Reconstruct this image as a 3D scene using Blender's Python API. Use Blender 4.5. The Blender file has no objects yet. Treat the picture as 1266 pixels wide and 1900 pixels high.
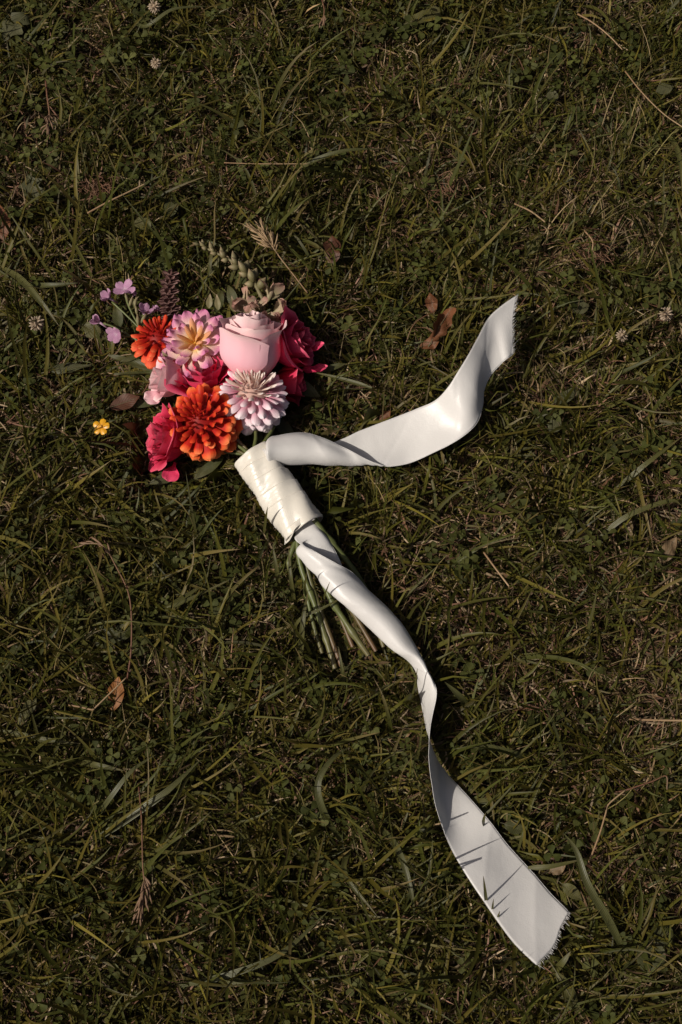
import bpy, math, random
import numpy as np
from mathutils import Vector, Matrix

# ------------------------------------------------------------------ camera
SC = bpy.context.scene
COL = SC.collection
TILT = math.radians(20.0)
DIST = 1.42
LENS = 50.0
cd = bpy.data.cameras.new('camera')
cd.sensor_fit = 'VERTICAL'; cd.sensor_height = 36.0; cd.sensor_width = 24.0
cd.lens = LENS; cd.clip_start = 0.01; cd.clip_end = 2000.0
cam = bpy.data.objects.new('camera', cd); COL.objects.link(cam)
CAM = np.array((0.0, -DIST*math.sin(TILT), DIST*math.cos(TILT)))
cam.location = CAM; cam.rotation_euler = (TILT, 0, 0)
SC.camera = cam

# ------------------------------------------------------------------ sky, sun, exposure
SUN_EL = math.radians(47.0)
SUN_DIR = Vector((1.0, 0.40, 0)).normalized()          # the way the light travels over the ground
w = bpy.data.worlds.new('World'); SC.world = w; w.use_nodes = True
nt = w.node_tree
sky = nt.nodes.new('ShaderNodeTexSky'); sky.sky_type = 'NISHITA'; sky.sun_disc = False
sky.sun_elevation = SUN_EL; sky.dust_density = 5.0; sky.ozone_density = 0.0; sky.air_density = 0.5
sky.sun_rotation = math.atan2(-SUN_DIR.x, -SUN_DIR.y)
bg = nt.nodes['Background']; bg.inputs[1].default_value = 0.05
nt.links.new(sky.outputs[0], bg.inputs[0])
sd = bpy.data.lights.new('sun', 'SUN'); sd.energy = 3.8; sd.angle = math.radians(0.5); sd.color = (1.0, 0.93, 0.84)
sun = bpy.data.objects.new('sun', sd); COL.objects.link(sun)
ldir = Vector((SUN_DIR.x*math.cos(SUN_EL), SUN_DIR.y*math.cos(SUN_EL), -math.sin(SUN_EL)))
sun.rotation_euler = ldir.to_track_quat('-Z', 'Y').to_euler()
sun.location = (-3, 0, 3)
SC.view_settings.view_transform = 'Standard'; SC.view_settings.look = 'None'
SC.view_settings.exposure = 0.0; SC.view_settings.gamma = 1.0
SC.view_settings.use_curve_mapping = False
SC.cycles.use_denoising = True
SC.cycles.max_bounces = 6

# ------------------------------------------------------------------ helpers
rng = np.random.default_rng(7)
RND = random.Random(11)
ct, st = math.cos(TILT), math.sin(TILT)
K = 36.0/LENS/1900.0

def P(u, v, z=0.0):
    """point of the lawn at height z that lies under photograph pixel (u, v)"""
    x, y = (u-633.0)*K, (950.0-v)*K
    d = np.array((x, y*ct + st, y*st - ct))
    t = (z-CAM[2])/d[2]
    return CAM + d*t

def proj(x, y, z):
    dx, dy, dz = x-CAM[0], y-CAM[1], z-CAM[2]
    yc = dy*ct + dz*st
    zc = dy*st - dz*ct
    return 633.0 + dx/zc/K, 950.0 - yc/zc/K

def PL(pts):
    return [P(u, v, z*0.001) for u, v, z in pts]

W = {}                    # world matrix of every object
LOWPTS = []               # world points of everything that presses the grass down

def link(name, data, parent=None, M=None):
    o = bpy.data.objects.new(name, data); COL.objects.link(o)
    M = M if M is not None else Matrix()
    if parent is not None:
        o.parent = parent
        W[o] = W[parent] @ M
    else:
        W[o] = M.copy()
    o.matrix_basis = M
    return o

def tag(o, label=None, cat=None, group=None, kind=None):
    if label: o['label'] = label
    if cat: o['category'] = cat
    if group: o['group'] = group
    if kind: o['kind'] = kind
    return o

def mesh(name, verts, faces, mat=None, smooth=True, attrs=None):
    me = bpy.data.meshes.new(name)
    me.from_pydata([tuple(map(float, v)) for v in verts], [], faces)
    if smooth:
        me.polygons.foreach_set('use_smooth', [True]*len(me.polygons))
    for k, a in (attrs or {}).items():
        at = me.attributes.new(k, 'FLOAT', 'POINT')
        at.data.foreach_set('value', np.asarray(a, dtype=np.float32))
    if mat: me.materials.append(mat)
    me.update()
    if attrs and 'u' in attrs:
        uv = me.uv_layers.new(name='UVMap'); idx = np.empty(len(me.loops), np.int32); me.loops.foreach_get('vertex_index', idx)
        uv.data.foreach_set('uv', np.stack([np.asarray(attrs['u'])[idx], np.asarray(attrs['s'])[idx]], 1).astype(np.float32).ravel())
    return me

def grid_faces(n, m, off=0, closed=False):
    F = []
    for i in range(n-1):
        for j in range(m-1 + (1 if closed else 0)):
            j2 = (j+1) % m
            F.append((off+i*m+j, off+i*m+j2, off+(i+1)*m+j2, off+(i+1)*m+j))
    return F

def press(o, step=1):
    me = o.data
    co = np.empty(len(me.vertices)*3); me.vertices.foreach_get('co', co); co = co.reshape(-1, 3)
    M = np.array(W[o])
    p = co @ M[:3, :3].T + M[:3, 3]
    LOWPTS.append(p[::step])

def catmull(pts, n):
    pts = np.asarray(pts, float)
    if len(pts) == 2:
        return pts[0] + (pts[1]-pts[0])*np.linspace(0, 1, n)[:, None]
    q = np.vstack([2*pts[0]-pts[1], pts, 2*pts[-1]-pts[-2]])
    t = np.linspace(0, len(pts)-1-1e-9, n)
    i = t.astype(int); f = (t-i)[:, None]
    p0, p1, p2, p3 = q[i], q[i+1], q[i+2], q[i+3]
    return 0.5*((2*p1) + (-p0+p2)*f + (2*p0-5*p1+4*p2-p3)*f**2 + (-p0+3*p1-3*p2+p3)*f**3)

def resample(pts, n):
    d = catmull(pts, 60)
    L = np.concatenate([[0], np.cumsum(np.linalg.norm(np.diff(d, axis=0), axis=1))])
    s = np.linspace(0, L[-1], n)
    return np.stack([np.interp(s, L, d[:, k]) for k in range(3)], 1)

def tube(path, rad, ns=8, cap=True):
    path = np.asarray(path, float); n = len(path)
    rad = np.broadcast_to(np.asarray(rad, float), (n,))
    V = []; F = []
    T = np.gradient(path, axis=0); T /= np.linalg.norm(T, axis=1)[:, None]+1e-12
    ref = np.array((0.31, 0.17, 0.93))
    for i in range(n):
        a = np.cross(T[i], ref); a /= np.linalg.norm(a)+1e-9; b = np.cross(T[i], a)
        for k in range(ns):
            th = 2*math.pi*k/ns
            V.append(path[i] + rad[i]*(math.cos(th)*a + math.sin(th)*b))
    F = grid_faces(n, ns, 0, True)
    if cap:
        F.append(tuple(range(ns))[::-1]); F.append(tuple((n-1)*ns+k for k in range(ns)))
    return V, F

def waves(x, y, seed, scale, n=10):
    r = np.random.default_rng(seed)
    out = np.zeros_like(x, dtype=float)
    for _ in range(n):
        a = r.uniform(0, 2*np.pi); f = 2*np.pi/scale*r.uniform(0.5, 1.7); p = r.uniform(0, 2*np.pi)
        out += np.sin((np.cos(a)*x + np.sin(a)*y)*f + p)
    return out/np.sqrt(n/2.0)

def frame(loc, axis, spin=0.0, up=(0.13, 0.97, 0.21)):
    z = Vector(axis).normalized(); u = Vector(up)
    x = u.cross(z).normalized(); y = z.cross(x)
    M = Matrix((x, y, z)).transposed().to_4x4()
    return Matrix.Translation(Vector(loc)) @ M @ Matrix.Rotation(spin, 4, 'Z')

# ------------------------------------------------------------------ materials
def new_mat(name):
    m = bpy.data.materials.new(name); m.use_nodes = True
    t = m.node_tree; b = t.nodes['Principled BSDF']
    return m, t, b

def leafy(t, b, colour_socket, transl, out=None):
    """mix a little transmitted light into a thin plant surface"""
    tr = t.nodes.new('ShaderNodeBsdfTranslucent')
    mx = t.nodes.new('ShaderNodeMixShader'); mx.inputs[0].default_value = transl
    t.links.new(colour_socket, tr.inputs[0]); t.links.new(b.outputs[0], mx.inputs[1]); t.links.new(tr.outputs[0], mx.inputs[2])
    t.links.new(mx.outputs[0], t.nodes['Material Output'].inputs[0])

def vcol_mat(name, rough=0.5, spec=0.35, transl=0.2):
    m, t, b = new_mat(name)
    a = t.nodes.new('ShaderNodeAttribute'); a.attribute_name = 'Col'
    t.links.new(a.outputs[0], b.inputs['Base Color'])
    b.inputs['Roughness'].default_value = rough; b.inputs['Specular IOR Level'].default_value = spec
    leafy(t, b, a.outputs[0], transl)
    return m

def ramp_mat(name, stops, rough=0.55, spec=0.3, transl=0.15, noise=0.25, nscale=60.0, objvar=0.0, vein=0.0, side=False):
    """colour along a petal or leaf from the attribute t, with fine uneven tone"""
    m, t, b = new_mat(name); N = t.nodes; L = t.links
    a = N.new('ShaderNodeAttribute'); a.attribute_name = 't'
    r = N.new('ShaderNodeValToRGB')
    while len(r.color_ramp.elements) < len(stops): r.color_ramp.elements.new(0.5)
    for e, (p, c) in zip(r.color_ramp.elements, stops): e.position = p; e.color = (*c, 1)
    tc = N.new('ShaderNodeTexCoord')
    nz = N.new('ShaderNodeTexNoise'); nz.inputs['Scale'].default_value = nscale; nz.inputs['Detail'].default_value = 4
    L.new(tc.outputs['Object'], nz.inputs['Vector'])
    mr = N.new('ShaderNodeMapRange'); mr.inputs[3].default_value = 1-noise; mr.inputs[4].default_value = 1+noise
    L.new(nz.outputs[0], mr.inputs[0])
    val = mr.outputs[0]
    if objvar:
        oi = N.new('ShaderNodeObjectInfo')
        m2 = N.new('ShaderNodeMapRange'); m2.inputs[3].default_value = 1-objvar; m2.inputs[4].default_value = 1+objvar
        L.new(oi.outputs['Random'], m2.inputs[0])
        mu = N.new('ShaderNodeMath'); mu.operation = 'MULTIPLY'; L.new(val, mu.inputs[0]); L.new(m2.outputs[0], mu.inputs[1]); val = mu.outputs[0]
    mx = N.new('ShaderNodeVectorMath'); mx.operation = 'SCALE'
    L.new(a.outputs['Fac'], r.inputs[0]); L.new(r.outputs[0], mx.inputs[0]); L.new(val, mx.inputs['Scale'])
    L.new(mx.outputs[0], b.inputs['Base Color'])
    b.inputs['Roughness'].default_value = rough; b.inputs['Specular IOR Level'].default_value = spec
    if vein:
        s = N.new('ShaderNodeAttribute'); s.attribute_name = 's'
        sn = N.new('ShaderNodeMath'); sn.operation = 'SINE'
        ab = N.new('ShaderNodeMath'); ab.operation = 'ABSOLUTE'; L.new(s.outputs['Fac'], ab.inputs[0])
        sb = N.new('ShaderNodeMath'); sb.operation = 'MULTIPLY_ADD'; sb.inputs[1].default_value = -0.30
        L.new(ab.outputs[0], sb.inputs[0]); L.new(a.outputs['Fac'], sb.inputs[2])
        sm = N.new('ShaderNodeMath'); sm.operation = 'MULTIPLY'; sm.inputs[1].default_value = 60.0
        L.new(sb.outputs[0] if side else s.outputs['Fac'], sm.inputs[0]); L.new(sm.outputs[0], sn.inputs[0])
        if not side: sm.inputs[1].default_value = 17.0
        ad = N.new('ShaderNodeMath'); ad.operation = 'ADD'; L.new(sn.outputs[0], ad.inputs[0]); L.new(nz.outputs[0], ad.inputs[1])
        bp = N.new('ShaderNodeBump'); bp.inputs['Strength'].default_value = vein; bp.inputs['Distance'].default_value = 0.00025
        L.new(ad.outputs[0], bp.inputs['Height']); L.new(bp.outputs[0], b.inputs['Normal'])
    leafy(t, b, mx.outputs[0], transl)
    return m

def satin_mat(name, base, rough=0.38):
    m, t, b = new_mat(name); N = t.nodes; L = t.links
    tc = N.new('ShaderNodeTexCoord')
    nz = N.new('ShaderNodeTexNoise'); nz.inputs['Scale'].default_value = 800.0; nz.inputs['Detail'].default_value = 2
    L.new(tc.outputs['Object'], nz.inputs['Vector'])
    n2 = N.new('ShaderNodeTexNoise'); n2.inputs['Scale'].default_value = 45.0; n2.inputs['Detail'].default_value = 3
    L.new(tc.outputs['Object'], n2.inputs['Vector'])
    ad = N.new('ShaderNodeMath'); ad.operation = 'MULTIPLY_ADD'; ad.inputs[1].default_value = 6.0
    L.new(n2.outputs[0], ad.inputs[0]); L.new(nz.outputs[0], ad.inputs[2])
    bp = N.new('ShaderNodeBump'); bp.inputs['Strength'].default_value = 0.4; bp.inputs['Distance'].default_value = 0.0003
    L.new(ad.outputs[0], bp.inputs['Height']); L.new(bp.outputs[0], b.inputs['Normal'])
    b.inputs['Base Color'].default_value = (*base, 1)
    b.inputs['Roughness'].default_value = rough; b.inputs['Specular IOR Level'].default_value = 0.45
    b.inputs['Anisotropic'].default_value = 0.3; b.inputs['Sheen Weight'].default_value = 0.15
    tg = N.new('ShaderNodeTangent'); tg.direction_type = 'UV_MAP'; tg.uv_map = 'UVMap'
    L.new(tg.outputs[0], b.inputs['Tangent'])
    rgb = N.new('ShaderNodeRGB'); rgb.outputs[0].default_value = (*base, 1)
    leafy(t, b, rgb.outputs[0], 0.15)
    return m

M_GRASS = vcol_mat('grass_blades', 0.5, 0.2, 0.2)
M_DRY = vcol_mat('dry_grass', 0.65, 0.25, 0.10)
M_CLOVER = vcol_mat('clover_leaves', 0.65, 0.12, 0.2)
M_SATIN = satin_mat('ivory_satin', (0.68, 0.66, 0.63))
M_SATINW = satin_mat('cream_satin', (0.72, 0.675, 0.585), 0.32)
M_THREAD = ramp_mat('ribbon_threads', [(0, (.72, .70, .67)), (1, (.72, .70, .67))], .6, .3, .15, .05, 100)

def soil_material():
    m, t, b = new_mat('soil'); N = t.nodes; L = t.links
    tc = N.new('ShaderNodeTexCoord')
    n1 = N.new('ShaderNodeTexNoise'); n1.inputs['Scale'].default_value = 90.0; n1.inputs['Detail'].default_value = 8
    n2 = N.new('ShaderNodeTexNoise'); n2.inputs['Scale'].default_value = 6.0; n2.inputs['Detail'].default_value = 6
    L.new(tc.outputs['Object'], n1.inputs['Vector']); L.new(tc.outputs['Object'], n2.inputs['Vector'])
    r = N.new('ShaderNodeValToRGB')
    r.color_ramp.elements[0].position = 0.3; r.color_ramp.elements[0].color = (0.016, 0.010, 0.006, 1)
    r.color_ramp.elements[1].position = 0.75; r.color_ramp.elements[1].color = (0.060, 0.040, 0.022, 1)
    L.new(n1.outputs[0], r.inputs[0])
    mx = N.new('ShaderNodeMix'); mx.data_type = 'RGBA'
    mx.inputs[7].default_value = (0.028, 0.030, 0.010, 1)
    L.new(n2.outputs[0], mx.inputs[0]); L.new(r.outputs[0], mx.inputs[6]); L.new(mx.outputs[2], b.inputs['Base Color'])
    b.inputs['Roughness'].default_value = 0.95
    bp = N.new('ShaderNodeBump'); bp.inputs['Strength'].default_value = 0.9; bp.inputs['Distance'].default_value = 0.01
    L.new(n1.outputs[0], bp.inputs['Height']); L.new(bp.outputs[0], b.inputs['Normal'])
    return m

# ------------------------------------------------------------------ ground
def build_ground():
    xs = np.concatenate([[-300, -40, -8], np.linspace(-2.5, 2.5, 26), [8, 40, 300]])
    V = []; n = len(xs)
    for x in xs:
        for y in xs:
            V.append((x, y, 0.0))
    o = link('ground', mesh('ground', V, [f[::-1] for f in grid_faces(n, n)], soil_material()))
    tag(o, kind='structure')
build_ground()

# ------------------------------------------------------------------ petals
def petal_mesh(name, mat, nv=7, nu=5, wide=0.5, peak=0.6, cup=0.3, bend=0.2, claw=0.35, tip=0.0, crease=0.0, wob=0.0, seed=0):
    """a petal one unit long: x across, y along, z on the inner face's side"""
    r = random.Random(seed)
    V = []; T = []; S = []
    ph = r.uniform(0, 6)
    for i in range(nv):
        t = 1-(1-i/(nv-1))**1.7
        if t < peak: wd = claw + (1-claw)*math.sin(t/peak*math.pi/2)
        else: wd = math.sqrt(max(0.0, 1-((t-peak)/(1.0-peak))**2.2))
        wd = max(wd, 0.06)*wide
        for j in range(nu):
            s = -1 + 2*j/(nu-1)
            ang = s*cup*2.0
            k = wd/2
            x = k*(math.sin(ang)/(cup*2.0) if cup > 1e-3 else s)
            z = k*((1-math.cos(ang))/(cup*2.0) if cup > 1e-3 else 0)
            z += bend*t*t + tip*max(0, t-0.7)**2*8 + crease*wide*abs(s)*0.5*t + wob*math.sin(3*s+4*t+ph)*t
            y = t - 0.03*abs(s)*t
            V.append((x, y, z)); T.append(t); S.append(s)
    return mesh(name, V, grid_faces(nv, nu), mat, attrs={'t': T, 's': S})

GOLD = math.radians(137.508)

def dahlia(name, label, loc, axis, R, mat_core, petals, n, n_in, a_max, core=0.25, spin=0.0, seed=1, a_pow=0.5,
           lenf=None, tiltf=None, wid=None, press_it=True, parent=None):
    """petals on a golden-angle spiral; the small tight ones in the middle form the centre mesh"""
    r = random.Random(seed)
    F = frame(loc, axis, spin)
    MP = W[parent].inverted() @ F
    mats = []
    for i in range(n + n_in):
        k = (i+0.6)/(n+n_in)
        al = a_max*k**a_pow
        ph = i*GOLD + r.gauss(0, .07)
        ln = R*(lenf(k) if lenf else 1.0)*r.uniform(0.89, 1.08)
        d = Vector((math.sin(al)*math.cos(ph), math.sin(al)*math.sin(ph), math.cos(al)))
        tn = Vector((-math.sin(ph), math.cos(ph), 0))
        dl = tiltf(k) if tiltf else 0.0          # lean of the petal past its radius
        dl += r.gauss(0, 0.07)
        a2 = al + dl
        y = Vector((math.sin(a2)*math.cos(ph), math.sin(a2)*math.sin(ph), math.cos(a2)))
        x = (tn + 0.25*r.uniform(-1, 1)*d).normalized()
        x = (x - y*x.dot(y)).normalized()
        z = x.cross(y)
        base = d*R*core
        L = max(ln - R*core, 0.002)
        ws = (wid(k) if wid else 1.0)*r.uniform(0.92, 1.08)
        M = Matrix((x*L*ws, y*L, z*L*ws)).transposed().to_4x4(); M.translation = base
        mats.append((k, M))
    inner = mats[:n_in]; outer = mats[n_in:]
    V = []; Fc = []; T = []; S = []
    for k, M in inner:
        me = petals[0]
        o0 = len(V)
        for vv in me.vertices: V.append(M @ vv.co)
        tt = [a.value for a in me.attributes['t'].data]; T += [0.25+0.6*q for q in tt]
        S += [a.value for a in me.attributes['s'].data]
        for p in me.polygons: Fc.append(tuple(o0+q for q in p.vertices))
    # receptacle so that nothing shows through the middle
    o0 = len(V); nr, ns = 7, 12
    for i in range(nr):
        th = math.pi*(i+0.02)/(nr-1+0.04)
        for j in range(ns):
            p = 2*math.pi*j/ns
            V.append(Vector((math.sin(th)*math.cos(p), math.sin(th)*math.sin(p), math.cos(th)))*R*core*0.98); T.append(0.05); S.append(0)
    Fc += [tuple(f[::-1]) for f in grid_faces(nr, ns, o0, True)]
    f = link(name, mesh(name, V, Fc, mat_core, attrs={'t': T, 's': S}), parent, MP)
    tag(f, label)
    press(f)
    for q, (k, M) in enumerate(outer):
        me = petals[1 + (q*7 + seed) % (len(petals)-1)]
        o = link('petal', me, f, M)
        if press_it: press(o)
    return f

def rose(name, label, loc, axis, R, H, n, mat, parent, spin=0.0, seed=1, ruffle=0.0, flare=0.5, n_flare=5, open_=0.0, closed_top=0.22, sepal_mat=None, base_w=0.24, extra=(), full=0.62, dent=0.03):
    r = random.Random(seed)
    F = frame(loc, axis, spin); MP = W[parent].inverted() @ F
    # calyx cup carries the petals
    prof = [(0.02, -0.30), (0.14, -0.26), (0.20, -0.16), (0.17, -0.05), (0.22, 0.03)]
    V = []
    for rr, zz in prof:
        for j in range(10):
            p = 2*math.pi*j/10; V.append((R*rr*1.2*math.cos(p), R*rr*1.2*math.sin(p), H*zz))
    f = link(name, mesh(name, V, grid_faces(len(prof), 10, 0, True), sepal_mat or M_GREEN, attrs={'t': [0.5]*len(V), 's': [0]*len(V)}), parent, MP)
    tag(f, label); press(f)
    nv, nu = 12, 13
    Fi = F.to_3x3().inverted()
    for i in range(n+len(extra)):
        k = min(1.0, i/(n-1))
        ph0 = i*math.radians(137.5)*1.0 + r.uniform(-.15, .15)
        ri = R*(0.13 + 0.80*k**0.85)
        half = 1.75 - 0.85*k + r.uniform(-.08, .08)
        h = H*(1.0 - 0.16*k*k)*r.uniform(.96, 1.04)
        is_out = i >= n-n_flare
        fl = flare*(0.55+0.45*r.random()) if is_out else 0.06+0.22*k*flare
        if i >= n:
            dv, half, fl, hs, tl = extra[i-n]; dv = Fi @ Vector(dv); ph0 = math.atan2(dv.y, dv.x); h = H*hs; ri = R*1.0; is_out = True
        else: tl = r.uniform(-.05, .05)
        pw = [r.uniform(0, 6.28) for _ in range(4)]
        sk = r.uniform(-.25, .25)
        V = []; T = []; S = []
        for a in range(nv):
            t = a/(nv-1)
            for b in range(nu):
                s = -1+2*b/(nu-1)
                tt = t*(1-0.20*abs(s)**2.6 - 0.02*math.sin(5*s+pw[0]))
                taper = (0.28+0.72*math.sin(min(1, t/0.55)*math.pi/2))
                th = ph0 + s*half*taper
                prof = base_w + (1.02-base_w)*math.sin(min(1.0, tt/full)*math.pi/2)
                close = closed_top*(1-k)*max(0, tt-0.55)**1.3*2
                rad = ri*(prof - close) + R*open_*k*tt**1.5
                rad += R*fl*max(0.0, (tt-0.52)/0.48)**2*(1+sk*s)
                z = h*tt*(1 + tl*s)
                z -= H*fl*0.42*max(0.0, (tt-0.66)/0.34)**2.2
                ru = ruffle*R*(math.sin(4.3*th+pw[1]+2*tt)*0.55 + math.sin(9.1*th+pw[2]-3*tt)*0.45)*tt**2
                rad += dent*R*(math.sin(2.1*th+3.2*tt+pw[0]) + .7*math.sin(3.7*th-6*tt+pw[3]))*tt
                rad += ru; z += 0.6*ru + ruffle*H*0.15*math.sin(6*s+pw[3])*tt**3
                rad += 0.010*R*s*(i % 3)          # overlapping edges
                V.append((rad*math.cos(th), rad*math.sin(th), z)); T.append(tt); S.append(s)
        o = link('petal', mesh('petal', V, grid_faces(nv, nu), mat, attrs={'t': T, 's': S}), f, Matrix())
        press(o)
    return f

# ------------------------------------------------------------------ bouquet
M_GREEN = ramp_mat('green_stems', [(0, (0.085, 0.10, 0.028)), (0.6, (0.10, 0.115, 0.035)), (1, (0.12, 0.10, 0.04))], 0.45, 0.4, 0.05, 0.35, 70)
M_STEMRED = ramp_mat('red_brown_stems', [(0, (0.085, 0.095, 0.03)), (0.6, (0.10, 0.09, 0.032)), (1, (0.13, 0.07, 0.035))], 0.45, 0.4, 0.05, 0.35, 70)
M_CUT = ramp_mat('cut_stem_pith', [(0, (0.30, 0.26, 0.14)), (1, (0.36, 0.31, 0.18))], 0.8, 0.2, 0.0, 0.3, 300)
M_SEPAL = ramp_mat('sepals', [(0, (0.075, 0.10, 0.03)), (1, (0.11, 0.12, 0.04))], 0.5, 0.3, 0.2, 0.3, 80)
M_LEAF = ramp_mat('bouquet_leaves', [(0, (0.05, 0.055, 0.016)), (0.5, (0.06, 0.062, 0.02)), (1, (0.07, 0.064, 0.02))], 0.5, 0.35, 0.2, 0.4, 5, vein=0.2, side=True)
M_ORANGE = ramp_mat('orange_petals', [(0, (0.34, 0.006, 0.004)), (0.58, (0.50, 0.016, 0.007)), (0.75, (0.76, 0.095, 0.022)), (1, (0.84, 0.25, 0.08))], 0.6, 0.2, 0.15, 0.12, 60, 0.10, 0.12)  # petal bases deepened to dark red, painting in the shade between petals
M_ORANGE_IN = ramp_mat('orange_heart_petals', [(0, (0.26, 0.006, 0.004)), (0.55, (0.42, 0.014, 0.007)), (0.85, (0.72, 0.075, 0.018))], 0.55, 0.25, 0.15, 0.15, 60)
M_ORANGE2 = ramp_mat('red_orange_petals', [(0, (0.40, 0.008, 0.005)), (0.55, (0.62, 0.035, 0.012)), (1, (0.82, 0.16, 0.06))], 0.6, 0.2, 0.15, 0.12, 60, 0.10, 0.12)
M_WHITEP = ramp_mat('white_pink_petals', [(0, (0.58, 0.18, 0.26)), (0.45, (0.66, 0.34, 0.42)), (0.8, (0.80, 0.60, 0.64)), (1, (0.84, 0.74, 0.75))], 0.6, 0.2, 0.14, 0.08, 60, 0.08, 0.12)
M_WHITEC = ramp_mat('cream_heart_petals', [(0, (0.58, 0.36, 0.30)), (0.5, (0.76, 0.60, 0.50)), (0.85, (0.84, 0.76, 0.70))], 0.55, 0.25, 0.2, 0.08, 60)
M_STAR = ramp_mat('pink_yellow_petals', [(0, (0.80, 0.48, 0.07)), (0.30, (0.82, 0.60, 0.24)), (0.55, (0.80, 0.56, 0.46)), (0.80, (0.64, 0.27, 0.38)), (1, (0.52, 0.16, 0.32))], 0.6, 0.2, 0.15, 0.12, 50, 0.10, 0.12)
M_STARC = ramp_mat('yellow_heart_petals', [(0, (0.75, 0.40, 0.05)), (0.6, (0.70, 0.36, 0.14)), (1, (0.55, 0.18, 0.20))], 0.55, 0.25, 0.2, 0.12, 50)
M_PINK = ramp_mat('pale_pink_rose_petals', [(0, (0.74, 0.34, 0.36)), (0.3, (0.82, 0.43, 0.49)), (0.75, (0.84, 0.50, 0.54)), (1, (0.84, 0.62, 0.60))], 0.7, 0.2, 0.14, 0.06, 40, 0.05, 0.12)
M_MAGENTA = ramp_mat('magenta_rose_petals', [(0, (0.48, 0.014, 0.06)), (0.5, (0.66, 0.035, 0.11)), (0.88, (0.72, 0.065, 0.15)), (1, (0.78, 0.14, 0.22))], 0.6, 0.2, 0.14, 0.15, 50, 0.10, 0.12)
M_CRIMSON = ramp_mat('crimson_rose_petals', [(0, (0.40, 0.010, 0.035)), (0.6, (0.58, 0.022, 0.07)), (0.9, (0.66, 0.05, 0.11)), (1, (0.74, 0.12, 0.18))], 0.6, 0.2, 0.14, 0.15, 50, 0.12, 0.12)
M_LILAC = ramp_mat('lilac_petals', [(0, (0.52, 0.36, 0.44)), (0.3, (0.44, 0.22, 0.35)), (1, (0.48, 0.27, 0.38))], 0.55, 0.3, 0.25, 0.1, 80, 0.12, 0.2)
M_SPIKE = ramp_mat('mauve_brown_bracts', [(0, (0.10, 0.055, 0.045)), (0.6, (0.17, 0.085, 0.075)), (1, (0.30, 0.17, 0.15))], 0.6, 0.3, 0.15, 0.2, 120, 0.15)
M_SNAP = ramp_mat('green_buds', [(0, (0.15, 0.135, 0.055)), (0.6, (0.21, 0.18, 0.09)), (1, (0.27, 0.19, 0.11))], 0.55, 0.3, 0.15, 0.2, 120, 0.15)
M_SNAPO = ramp_mat('peach_snap_petals', [(0, (0.28, 0.26, 0.12)), (0.5, (0.40, 0.30, 0.20)), (1, (0.42, 0.22, 0.17))], 0.55, 0.3, 0.2, 0.2, 120, 0.15)
M_YELLOW = ramp_mat('yellow_petals', [(0, (0.62, 0.26, 0.008)), (1, (0.74, 0.38, 0.015))], 0.4, 0.5, 0.15, 0.08, 80)

B0 = Vector(P(520, 920, 0.0))
bq = link('bouquet', None, None, Matrix.Translation(B0))
tag(bq, 'wedding bouquet of dahlias and roses lying on the lawn, tied with ivory satin ribbon', 'bouquet')
TOB = Matrix.Translation(-B0)

def part(name, V, F, mat, attrs=None, parent=bq, label=None, pressed=True):
    Wp = W[parent].inverted()
    V = [Wp @ Vector(v) for v in V]
    if attrs is None: attrs = {'t': [0.5]*len(V), 's': [0]*len(V)}
    o = link(name, mesh(name, V, F, mat, attrs=attrs), parent, Matrix())
    if label: tag(o, label)
    if pressed: press(o)
    return o

# --- stems below the wrap, each with its cut end
WA, WB = P(470, 846, 0.040), P(563, 978, 0.038)          # axis of the wrapped handle
def stem(pts, rad, mat, nodes=(), nm='stem', cut=True):
    path = catmull(PL(pts), 26)
    n = len(path)
    rr = np.full(n, rad)
    rr *= .72*(1 + 0.07*np.sin(np.linspace(0, 19, n) + rad*9000) + .05*np.sin(np.linspace(0, 43, n)))
    for q in nodes:
        rr += rad*0.35*np.exp(-((np.linspace(0, 1, n)-q)/0.03)**2)
    V, F = tube(path, rr, 9, False)
    tt = np.repeat(np.linspace(0, 1, n), 9)
    o = part(nm, V, F, mat, {'t': tt, 's': np.zeros(len(V))})
    if cut:
        d = path[-1]-path[-2]; d /= np.linalg.norm(d)
        ring = V[-9:]; c = sum(ring)/9
        part('cut_end', [*ring, c + d*rad*0.25], [(k, (k+1) % 9, 9) for k in range(9)], M_CUT, parent=o)
    return o
stem([(548, 958, 40), (549, 1000, 34), (537, 1040, 30), (541, 1072, 24)], .0034, M_GREEN, (.7,))
stem([(552, 962, 40), (556, 1040, 32), (582, 1115, 25), (601, 1172, 20), (622, 1240, 15)], .0038, M_GREEN, (.45, .8))
stem([(556, 960, 36), (572, 1060, 28), (600, 1145, 21), (634, 1236, 16)], .0034, M_STEMRED, (.6,))
stem([(566, 972, 44), (604, 1090, 36), (640, 1152, 30), (684, 1216, 24)], .0040, M_GREEN, (.5, .78))
stem([(572, 970, 40), (622, 1080, 32), (655, 1135, 26), (698, 1208, 20)], .0034, M_STEMRED, (.66,))
stem([(580, 960, 46), (612, 1002, 40), (668, 1076, 30), (722, 1190, 20)], .0042, M_GREEN, (.35,))
stem([(574, 962, 30), (600, 1060, 22), (630, 1140, 18), (655, 1200, 14)], .0030, M_STEMRED, (.5,))
stem([(560, 966, 28), (562, 1060, 20), (580, 1150, 15), (598, 1212, 12)], .0028, M_GREEN, (.5,))
stem([(576, 966, 38), (628, 1050, 30), (690, 1140, 22), (712, 1200, 17)], .0032, M_GREEN, (.4, .7))
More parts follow.
